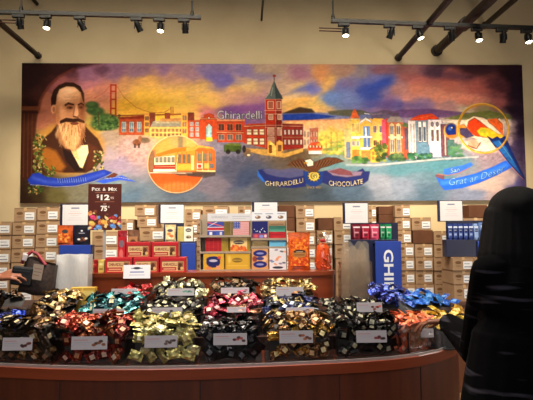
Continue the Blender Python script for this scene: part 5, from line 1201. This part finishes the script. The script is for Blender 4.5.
b = MB(); b.tube([(gcx-.02,3.86-gw*.5,zf+.012),(gcx+.02,3.86-gw*.52,zf+.014)],.006,8); b.ell((gcx-.012,3.86-gw*.55,zf+.02),(.016,.006,.012)); b.ell((gcx-.0,3.86-gw*.55,zf+.02),(.016,.006,.012)); b.build('ribbon_bow',mat('red_ribbon',(190,30,40),None,20,.4),bag)

# ---- holders of empty clear bags at both ends of the shelf
def bag_holder(px0,px1,ptop,Y,dep,lab,milky,nsheet,slab,peaks):
    x0,x1 = at(px0,270,Y).x, at(px1,270,Y).x; z1 = at((px0+px1)/2,ptop,Y).z
    h = thing('bag_holder',((x0+x1)/2,Y+dep/2,TB),lab,'bag holder','clear holders of empty bags')
    P = [(x0,Y),(x1,Y),(x1,Y+dep),(x0,Y+dep)]; b = MB(); inn = inset(P,.005)
    for rg,fl in ((P,1),(inn,0)):
        vs = [(p[0],p[1],TB+.003) for p in rg]+[(p[0],p[1],z1) for p in rg]
        b.add(vs,[(i,(i+1)%4,4+(i+1)%4,4+i) if fl else (4+i,4+(i+1)%4,(i+1)%4,i) for i in range(4)])
    vs = [(p[0],p[1],z1) for p in P]+[(p[0],p[1],z1) for p in inn]; b.add(vs,[(i,(i+1)%4,4+(i+1)%4,4+i) for i in range(4)])
    b.build('clear_walls',M_acryl,h)
    b = MB(); b.prism(P,TB,TB+.004); b.build('holder_floor',M_acryl,h)
    M_b = mat_clear('bag_film',(238,224,204) if milky < .3 else (250,248,244),.9 if milky < .3 else .85,.16,milky,.4 if milky < .3 else .5)
    for s in range(nsheet):
        yy = Y+.012+(dep-.024)*s/max(1,nsheet-1); nx,nz = 12,8; vs = []; b = MB()
        zt_ = z1+peaks*(r_.uniform(-.2,1)); ph = r_.uniform(0,6)
        for j in range(nz+1):
            for i in range(nx+1):
                u,v = i/nx,j/nz; wob = .007*math.sin(u*9+ph+v*3)*v; top = zt_+(peaks*.9*abs(math.sin(u*5+ph)) if peaks > .03 else -.004*abs(math.sin(u*7+ph)))
                vs.append((x0+.008+(x1-x0-.016)*(u*(1-.12*v*(peaks > .03))+.06*v*(peaks > .03)),yy+wob*.8,TB+.006+(top-TB-.006)*v))
        b.add(vs,[(j*(nx+1)+i,j*(nx+1)+i+1,(j+1)*(nx+1)+i+1,(j+1)*(nx+1)+i) for j in range(nz) for i in range(nx)],0,True)
        o = b.build('plastic_bag',M_b,loc=((x0+x1)/2,yy,TB+.006)); tag(o,slab,'plastic bag','empty clear bags in the '+('left' if px0 < 200 else 'right')+' holder')
bag_holder(54.5,88,254.5,3.54,.14,'clear bag holder at the left end of the raised shelf',.8,4,'milky empty plastic bag standing in the left bag holder',.0)
bag_holder(341,372.5,262,3.60,.13,'clear bag holder right of the raised shelf, below blue lettered panel',.2,4,'crumpled clear plastic bag sticking up from the right bag holder',.085)
# gold box beside the left holder
K = Canvas(0,0,24,9,4,(206,164,64)); K.rect(1,1,23,3,(240,210,120)); K.line([(12,0),(12,9)],1.4,(236,206,120)); K.ell(5,5,2,3,(150,110,36),.6,.6)
small_box(70,94.6,287.6,302,3.41,TB,.06,(196,154,56),'shiny gold box on the step beside the teal chocolates','gift box','gold_box',K)

# ---- tilted dark bag at the far left
BYg = 3.46
q = [at(26,257,BYg), at(53,266,BYg), at(49,297,BYg), at(17,292,BYg)]; dep = .09
root = thing('tote_bag', ((q[2].x+q[3].x)/2, BYg+dep/2, min(q[2].z,q[3].z)), 'tilted dark brown patterned bag with a pale tag, held at far left', 'bag')
M_tote = mat('dark_tote_cloth', (74,54,44), (34,26,24), 55, .6, bump=.4)
n = 8; vs = []; b = MB()
for s in (0,1):
    for j in range(n+1):
        for i in range(n+1):
            u,v = i/n,j/n; p = (q[0]*(1-u)+q[1]*u)*(1-v)+(q[3]*(1-u)+q[2]*u)*v; bl_ = .03*(math.sin(PI*u)*math.sin(PI*min(1,v*.8+.1)))
            vs.append((p.x,BYg+(dep if s else 0)+(bl_ if s else -bl_),p.z+.004*math.sin(9*u+6*v)))
N = (n+1)**2; fs = []
for s in (0,1):
    for j in range(n):
        for i in range(n): a = s*N+j*(n+1)+i; w_ = (a,a+n+1,a+n+2,a+1); fs.append(w_ if s == 0 else w_[::-1])
for i in range(n):
    fs.append((N+i,N+i+1,i+1,i)) if False else None
    a,b2 = n*(n+1)+i, n*(n+1)+i+1; fs.append((a,N+a,N+b2,b2)); a,b2 = i*(n+1),(i+1)*(n+1); fs.append((a,N+a,N+b2,b2)); a,b2 = i*(n+1)+n,(i+1)*(n+1)+n; fs.append((b2,N+b2,N+a,a))
b.add(vs,fs,0,True); b.build('bag_body',M_tote,root)
b = MB(); h0,h1 = at(24,259,BYg-.004), at(33,256,BYg-.004); b.tube([(h0.x-.01,BYg-.01,h0.z-.03),(h0.x,BYg-.012,h0.z+.005),(h1.x-.01,BYg+.0,h1.z+.03),(h1.x+.03,BYg+.0,h1.z+.01),(at(46,265,BYg).x,BYg-.01,at(46,265,BYg).z)],.012,8); b.build('strap',mat('red_strap',(150,34,44),(110,22,32),20,.6),root)
b = MB(); c_ = at(25,257.5,BYg-.02); b.box((c_.x,c_.y,c_.z),(.03,.012,.045),Euler((0,.3,0)),bev=.004); b.build('white_buckle',mat('white_plastic',(226,214,214),None,12,.4),root)
c_ = at(37.5,272,BYg-.036); K = Canvas(0,0,9,14,4,(166,146,128)); K.line([(1.5,4),(7.5,4)],.6,(120,96,84)); K.line([(1.5,7),(7.5,7)],.6,(120,96,84)); K.line([(1.5,10),(6,10)],.6,(120,96,84))
ux = Vector((math.cos(-.17),0,math.sin(-.17)))*.034; uz = Vector((math.sin(.17),0,math.cos(.17)))*.052
K.build('pale_tag',c_-ux+uz,c_+ux+uz,c_-ux-uz,c_+ux-uz,PAINT,root)
for k,(px,py) in enumerate([(29,266),(45,270),(28,280),(43,286)]):
    c_ = at(px,py,BYg-.03)
# ------------------------------------------------------------------ people
def skin_mat(name, c): return mat(name, c, tuple(int(v*.9) for v in c), 20, .5, spec=.35)
M_skin = skin_mat('warm_skin', (118,70,48)); M_skin2 = skin_mat('tan_skin', (150,92,66))
M_hair = mat('black_hair', (9,7,8), (5,4,5), 30, .6, spec=.12, stretch=(14,14,1), bump=.5, bscale=60)
M_eye = mat('eye_white', (226,220,214), None, 10, .3); M_iris = mat('dark_iris', (40,24,16), None, 10, .3)
def coat_material():
    M = mat('dark_coat_cloth', (8,7,9), (5,5,6), 18, .95, spec=.05); nt = M.node_tree; bs = nt.nodes['Principled BSDF']
    old = bs.inputs['Base Color'].links[0].from_socket
    tc = nt.nodes.new('ShaderNodeTexCoord'); mp = nt.nodes.new('ShaderNodeMapping'); mp.inputs['Rotation'].default_value = (0, R(30), 0); mp.inputs['Scale'].default_value = (5, 5, 40); nt.links.new(tc.outputs['Object'], mp.inputs['Vector'])
    n = nt.nodes.new('ShaderNodeTexNoise'); n.inputs['Scale'].default_value = 1; n.inputs['Detail'].default_value = 1; nt.links.new(mp.outputs['Vector'], n.inputs['Vector'])
    mm = nt.nodes.new('ShaderNodeValToRGB'); mm.color_ramp.elements[0].position = .6; mm.color_ramp.elements[1].position = .76; nt.links.new(n.outputs['Fac'], mm.inputs['Fac'])
    mx = nt.nodes.new('ShaderNodeMixRGB'); nt.links.new(mm.outputs[0], mx.inputs['Fac']); nt.links.new(old, mx.inputs['Color1']); mx.inputs['Color2'].default_value = (*lin((60,56,64)), 1)
    nt.links.new(mx.outputs['Color'], bs.inputs['Base Color']); return M
def remeshed(b, name, M, vox, parent, smooth=4):
    base = parent_base(parent); me = b.mesh('tmp', [M], base); o = bpy.data.objects.new('tmp', me); C.objects.link(o)
    m1 = o.modifiers.new('r', 'REMESH'); m1.mode = 'VOXEL'; m1.voxel_size = vox; m1.use_smooth_shade = True
    m2 = o.modifiers.new('s', 'SMOOTH'); m2.factor = .5; m2.iterations = smooth
    dg = bpy.context.evaluated_depsgraph_get(); dg.update(); out = bpy.data.meshes.new_from_object(o.evaluated_get(dg)); out.name = name
    bpy.data.objects.remove(o); out.materials.clear(); out.materials.append(M)
    out.polygons.foreach_set('use_smooth', [True]*len(out.polygons))
    r = bpy.data.objects.new(name, out); C.objects.link(r); r.parent = parent; return r
def hand_shape(b, wrist, fwd, up, side, curl, scale=1.0, thumb=1):
    """palm, five jointed fingers; fwd points to the finger tips, up is the back of the hand, side points to the thumb"""
    f, u, s = fwd.normalized(), up.normalized(), side.normalized(); S = scale
    for k in range(4):   # palm as four tapered metacarpals
        o = (.03-.02*k)*S; b.cap(wrist+s*o*.55+f*.012*S, .016*S, wrist+f*.085*S+s*o*1.05, .0125*S, 10)
    lens = [(.042,.026,.02),(.047,.03,.022),(.043,.028,.021),(.034,.021,.018)]; bends = [(18,34,24),(24,40,28),(28,44,30),(34,48,30)]
    for k in range(4):
        p = wrist+f*(.088-(.008 if k == 3 else 0))*S+s*(.0315-.021*k)*S; a = 0; d = f
        for L, bd, r0 in zip(lens[k], bends[k], (.0098,.0088,.008)):
            a += R(bd*curl); d = f*math.cos(a)-u*math.sin(a)+s*(.10-.07*k)*.6; d.normalize(); q = p+d*L*S; b.cap(p, r0*S, q, r0*.9*S, 10); p = q
    p = wrist+f*.025*S+s*.026*S; d = (f*.55+s*.75-u*.25).normalized()
    for L, r0 in ((.042,.0125),(.032,.0105),(.026,.0092)):
        q = p+d*L*S; b.cap(p, r0*S, q, r0*.88*S, 10); p = q; d = (d+f*.35-s*.22-u*.18).normalized()
def person(base, yaw, h, label, Lel, Lha, Rel, Rha, hands, coat_m, skin_m, trousers_m, sleeves=('long','long'), hair_long=True, head_turn=0, lean=0):
    """base: ground point; yaw: facing direction (0 = +Y); elbows/hands given in world space"""
    root = thing('person', base, label, 'person'); B_ = Vector(base); s = h/1.68
    fx = Vector((-math.sin(yaw), math.cos(yaw), 0)); rx = Vector((math.cos(yaw), math.sin(yaw), 0))
    L = lambda x, y, z: B_+rx*x*s+fx*(y+lean*max(0, z-.9))*s+Vector((0,0,z*s))
    Ls, Rs = L(-.17,0,1.36), L(.17,0,1.36); Lel, Lha, Rel, Rha = map(Vector, (Lel, Lha, Rel, Rha))
    b = MB()   # body
    b.ell(L(0,0,.93), (.165*s,.115*s,.13*s), Euler((0,0,yaw))); b.ell(L(0,0,1.09), (.135*s,.095*s,.14*s), Euler((0,0,yaw))); b.ell(L(0,.005,1.27), (.165*s,.105*s,.17*s), Euler((0,0,yaw)))
    b.cap(L(-.14,0,1.36), .05*s, L(.14,0,1.36), .05*s); b.cap(L(0,-.005,1.38), .056*s, L(0,.015,1.5), .05*s)
    for sh, el, ha in ((Ls,Lel,Lha),(Rs,Rel,Rha)): b.cap(sh, .046*s, el, .038*s); b.cap(el, .038*s, ha, .025*s)
    for sg in (-1,1):
        hip, kn, an = L(sg*.09,0,.9), L(sg*.095,.015,.48), L(sg*.1,-.01,.09)
        b.cap(hip,.088*s,kn,.055*s); b.cap(kn,.055*s,an,.036*s); b.cap(L(sg*.095,-.025,.36),.05*s,L(sg*.1,-.015,.2),.036*s); b.cap(L(sg*.1,-.04,.035),.034*s,L(sg*.105,.13,.025),.026*s)
    ht = yaw+head_turn; hf = Vector((-math.sin(ht), math.cos(ht), 0)); hr = Vector((math.cos(ht), math.sin(ht), 0)); hc = L(0,.03,1.575)
    H = lambda x, y, z: hc+hr*x*s+hf*y*s+Vector((0,0,z*s)); er = Euler((0,0,ht))
    b.ell(H(0,-.01,.03), (.074*s,.092*s,.086*s), er, 18, 14); b.ell(H(0,.025,-.045), (.056*s,.066*s,.07*s), er, 16, 12); b.ell(H(0,.055,-.092), (.03*s,.03*s,.022*s), er)
    b.cap(H(0,.088,.012), .009*s, H(0,.108,-.03), .014*s, 10); b.ell(H(0,.088,-.06), (.026*s,.014*s,.007*s), er); b.ell(H(0,.087,-.072), (.022*s,.014*s,.008*s), er)
    b.cap(H(-.045,.078,.028), .009*s, H(-.012,.09,.026), .008*s, 8); b.cap(H(.045,.078,.028), .009*s, H(.012,.09,.026), .008*s, 8)
    for sg in (-1,1): b.ell(H(sg*.076,-.005,-.01), (.011*s,.02*s,.032*s), er); b.ell(H(sg*.045,.06,-.03), (.022*s,.022*s,.02*s), er)
    for (wr, (f_, u_, s_, cu_)) in zip((Lha, Rha), hands): hand_shape(b, wr, Vector(f_), Vector(u_), Vector(s_), cu_, s*1.02)
    remeshed(b, 'body', skin_m, .0048, root, 3)
    for sg in (-1,1):
        e_ = MB(); e_.ell(H(sg*.031,.0835,.006), (.0125*s,.009*s,.0085*s), er, 12, 8); eo = e_.build('eye', M_eye, root)
        e_ = MB(); e_.ell(H(sg*.031,.0905,.006), (.0058*s,.003*s,.0058*s), er, 10, 6); e_.build('iris', M_iris, eo)
    # hair
    b = MB(); b.ell(H(0,-.022,.045), (.118*s if hair_long else .088*s,.115*s,.1*s), er, 18, 14)
    if hair_long:
        for k in range(13):
            a = PI*(.02+.96*k/12); p0 = H(.1*math.cos(a),-.01-.085*math.sin(a),.03); p1 = H(.13*math.cos(a),-.02-.1*math.sin(a),-.14); p2 = H(.15*math.cos(a),-.015-.11*math.sin(a),-.34-.05*math.sin(a)); p3 = H(.14*math.cos(a),-.015-.105*math.sin(a),-.5-.05*math.sin(k*2.3))
            b.cap(p0,.036*s,p1,.04*s); b.cap(p1,.04*s,p2,.038*s); b.cap(p2,.038*s,p3,.018*s)
        b.cap(H(0,-.06,-.05),.07*s,H(0,-.07,-.34),.075*s)
    else: b.ell(H(0,-.04,0), (.084*s,.08*s,.08*s), er)
    remeshed(b, 'hair', M_hair, .007, root, 3)
    # coat with sleeves
    b = MB(); b.ell(L(0,-.005,1.27), (.215*s,.15*s,.19*s), Euler((0,0,yaw))); b.ell(L(0,0,1.06), (.235*s,.16*s,.2*s), Euler((0,0,yaw))); b.cap(L(-.14,0,1.365), .078*s, L(.14,0,1.365), .078*s)
    pts = [L(0,0,1.12), L(0,0,.95), L(0,0,.78), L(0,0,.62)]
    rg = [.215,.25,.28,.3]; n = 20; vs = []
    for p, r0 in zip(pts, rg):
        for k in range(n): a = 2*PI*k/n; vs.append(p+rx*r0*s*math.cos(a)*1.06+fx*r0*s*.78*math.sin(a))
    fs = [(i*n+k,i*n+(k+1)%n,(i+1)*n+(k+1)%n,(i+1)*n+k) for i in range(3) for k in range(n)]+[list(range(n-1,-1,-1))[::-1],[3*n+k for k in range(n)][::-1]]
    b.add(vs, fs)
    for sh, el, ha, sl in ((Ls,Lel,Lha,sleeves[0]),(Rs,Rel,Rha,sleeves[1])):
        b.cap(sh,.074*s,el,.092*s)
        if sl == 'long': b.cap(el,.092*s,el+(ha-el)*.88,.056*s)
        else: b.cap(el,.062*s,el+(ha-el)*.15,.056*s)
    b.cap(L(0,-.01,1.43),.075*s,L(0,.0,1.475),.066*s)
    remeshed(b, 'coat', coat_m, .008, root, 3)
    b = MB()
    for sg in (-1,1):
        hip, kn, an = L(sg*.09,0,.88), L(sg*.095,.015,.48), L(sg*.1,-.01,.1); b.cap(hip,.1*s,kn,.07*s); b.cap(kn,.07*s,an,.055*s)
    b.cap(L(-.08,0,.9),.1*s,L(.08,0,.9),.1*s); remeshed(b, 'trousers', trousers_m, .008, root, 2)
    for sg in (-1,1):
        b = MB(); b.cap(L(sg*.1,-.05,.045),.045*s,L(sg*.106,.14,.038),.036*s); b.cap(L(sg*.1,-.03,.08),.045*s,L(sg*.1,-.03,.11),.045*s); o = remeshed(b, 'shoe', M_shoe, .008, root, 2)
    return root
M_shoe = mat('black_leather', (22,20,20), None, 20, .4)
M_jean = mat('dark_denim', (26,28,40), (18,20,30), 40, .8)
by = 2.02
bx = at(522,240,by).x
hand = at(446,321,2.66); el = at(480,350,2.28)
sh_fwd = Vector((-.55,.55,-.12))
person((bx, by, 0), R(14), 1.645, 'shopper with long black hair in dark streaked coat, reaching into the bowl', (el.x,el.y,el.z), (hand.x,hand.y,hand.z), (bx+.34,by+.05,1.04), (bx+.33,by+.22,.86),
  [((-.85,.42,-.12),(-.05,.1,1),(.45,.88,-.1),.6), ((.0,.7,-.7),(.9,.1,.2),(-.2,.7,.7),.8)], coat_material(), M_skin, M_jean, head_turn=R(-22))
wx = at(2,277,3.34); hw = Vector((wx.x-.045, 3.40, wx.z-.006))
person((-2.42, 3.3, 0), R(-78), 1.68, 'person at far left, only a bare forearm and hand in view, holding a black pouch', (-2.3,3.62,1.08), (-2.12,3.85,1.05), (-2.14,3.22,1.1), (hw.x,hw.y,hw.z),
  [((.9,.1,-.2),(0,0,1),(0,-1,0),.7), ((.94,-.05,.16),(-.1,-.45,.85),(-.1,.6,.5),.55)], mat('grey_shirt_cloth',(70,66,72),None,20,.8), M_skin2, M_jean, sleeves=('short','short'), hair_long=False)
# black pouch in that hand
c_ = at(22,276,3.42); rot = Euler((0,R(8),R(6)))
t_ = thing('black_pouch', (c_.x,c_.y,c_.z-.06), 'small black pouch gripped by the hand at far left', 'pouch')
b = MB(); b.box(c_,(.13,.04,.125),rot,bev=.012); b.build('pouch_body',mat('black_nylon',(16,15,17),(10,10,11),40,.6,bump=.3),t_)
b = MB(); b.box((c_.x+.0,c_.y-.0215,c_.z+.035),(.11,.003,.006),rot); b.build('zip',mat('dark_zip',(60,58,60),None,20,.4,.5),t_)
# ------------------------------------------------------------------ light
sc = bpy.context.scene
w = bpy.data.worlds.new('world'); sc.world = w; w.use_nodes = True
w.node_tree.nodes['Background'].inputs['Color'].default_value = (.62,.70,.85,1); w.node_tree.nodes['Background'].inputs['Strength'].default_value = .17
sc.view_settings.view_transform = 'Standard'; sc.view_settings.look = 'None'; sc.view_settings.exposure = 0
def aim(o, tgt): o.rotation_euler = (Vector(tgt)-o.location).to_track_quat('-Z', 'Y').to_euler()
def area(loc, tgt, sx, sy, e, c):
    l = bpy.data.lights.new('area', 'AREA'); l.shape = 'RECTANGLE'; l.size = sx; l.size_y = sy; l.energy = e; l.color = c
    o = bpy.data.objects.new('area_light', l); C.objects.link(o); o.location = loc; aim(o, tgt); return o
def spot(loc, tgt, e, c, ang=80, blend=.9, rad=.03):
    l = bpy.data.lights.new('spot', 'SPOT'); l.energy = e; l.color = c; l.spot_size = R(ang); l.spot_blend = blend; l.shadow_soft_size = rad
    o = bpy.data.objects.new('spot_light', l); C.objects.link(o); o.location = loc; aim(o, tgt); return o
for p1, lit, x in LAMPS:
    spot((x, TY-.05, p1.z-.06), (x*1.0, WALLY-.1, 1.5), 52 if lit != 2 else 70, (1,.86,.64), 88, 1.0, .05)
# unseen area light added over the candy counter for highlights on the wrappers
o = area((-.3, 2.9, 4.3), (-.3, 3.1, .9), 2.6, .8, 120, (1,.9,.76)); o.data.spread = R(100)
# daylight from the shop front at the right, then unseen fill added behind camera
area((3.7, 2.6, 1.5), (-.4, 5.4, 2.2), 1.0, 1.4, 30, (1,.93,.85))
o = area((-.6, -1.6, 2.9), (-.3, 3.0, .9), 4.0, 2.0, 20, (.92,.95,1)); o.data.spread = R(90)
sc.cycles.transparent_max_bounces = 32
o = area((-.2, 3.3, 4.25), (-.2, WALLY, 2.35), 5.2, .3, 34, (1,.88,.68)); o.data.spread = R(80)  # added wall wash along the tracks, no fixture there, to brighten the mural
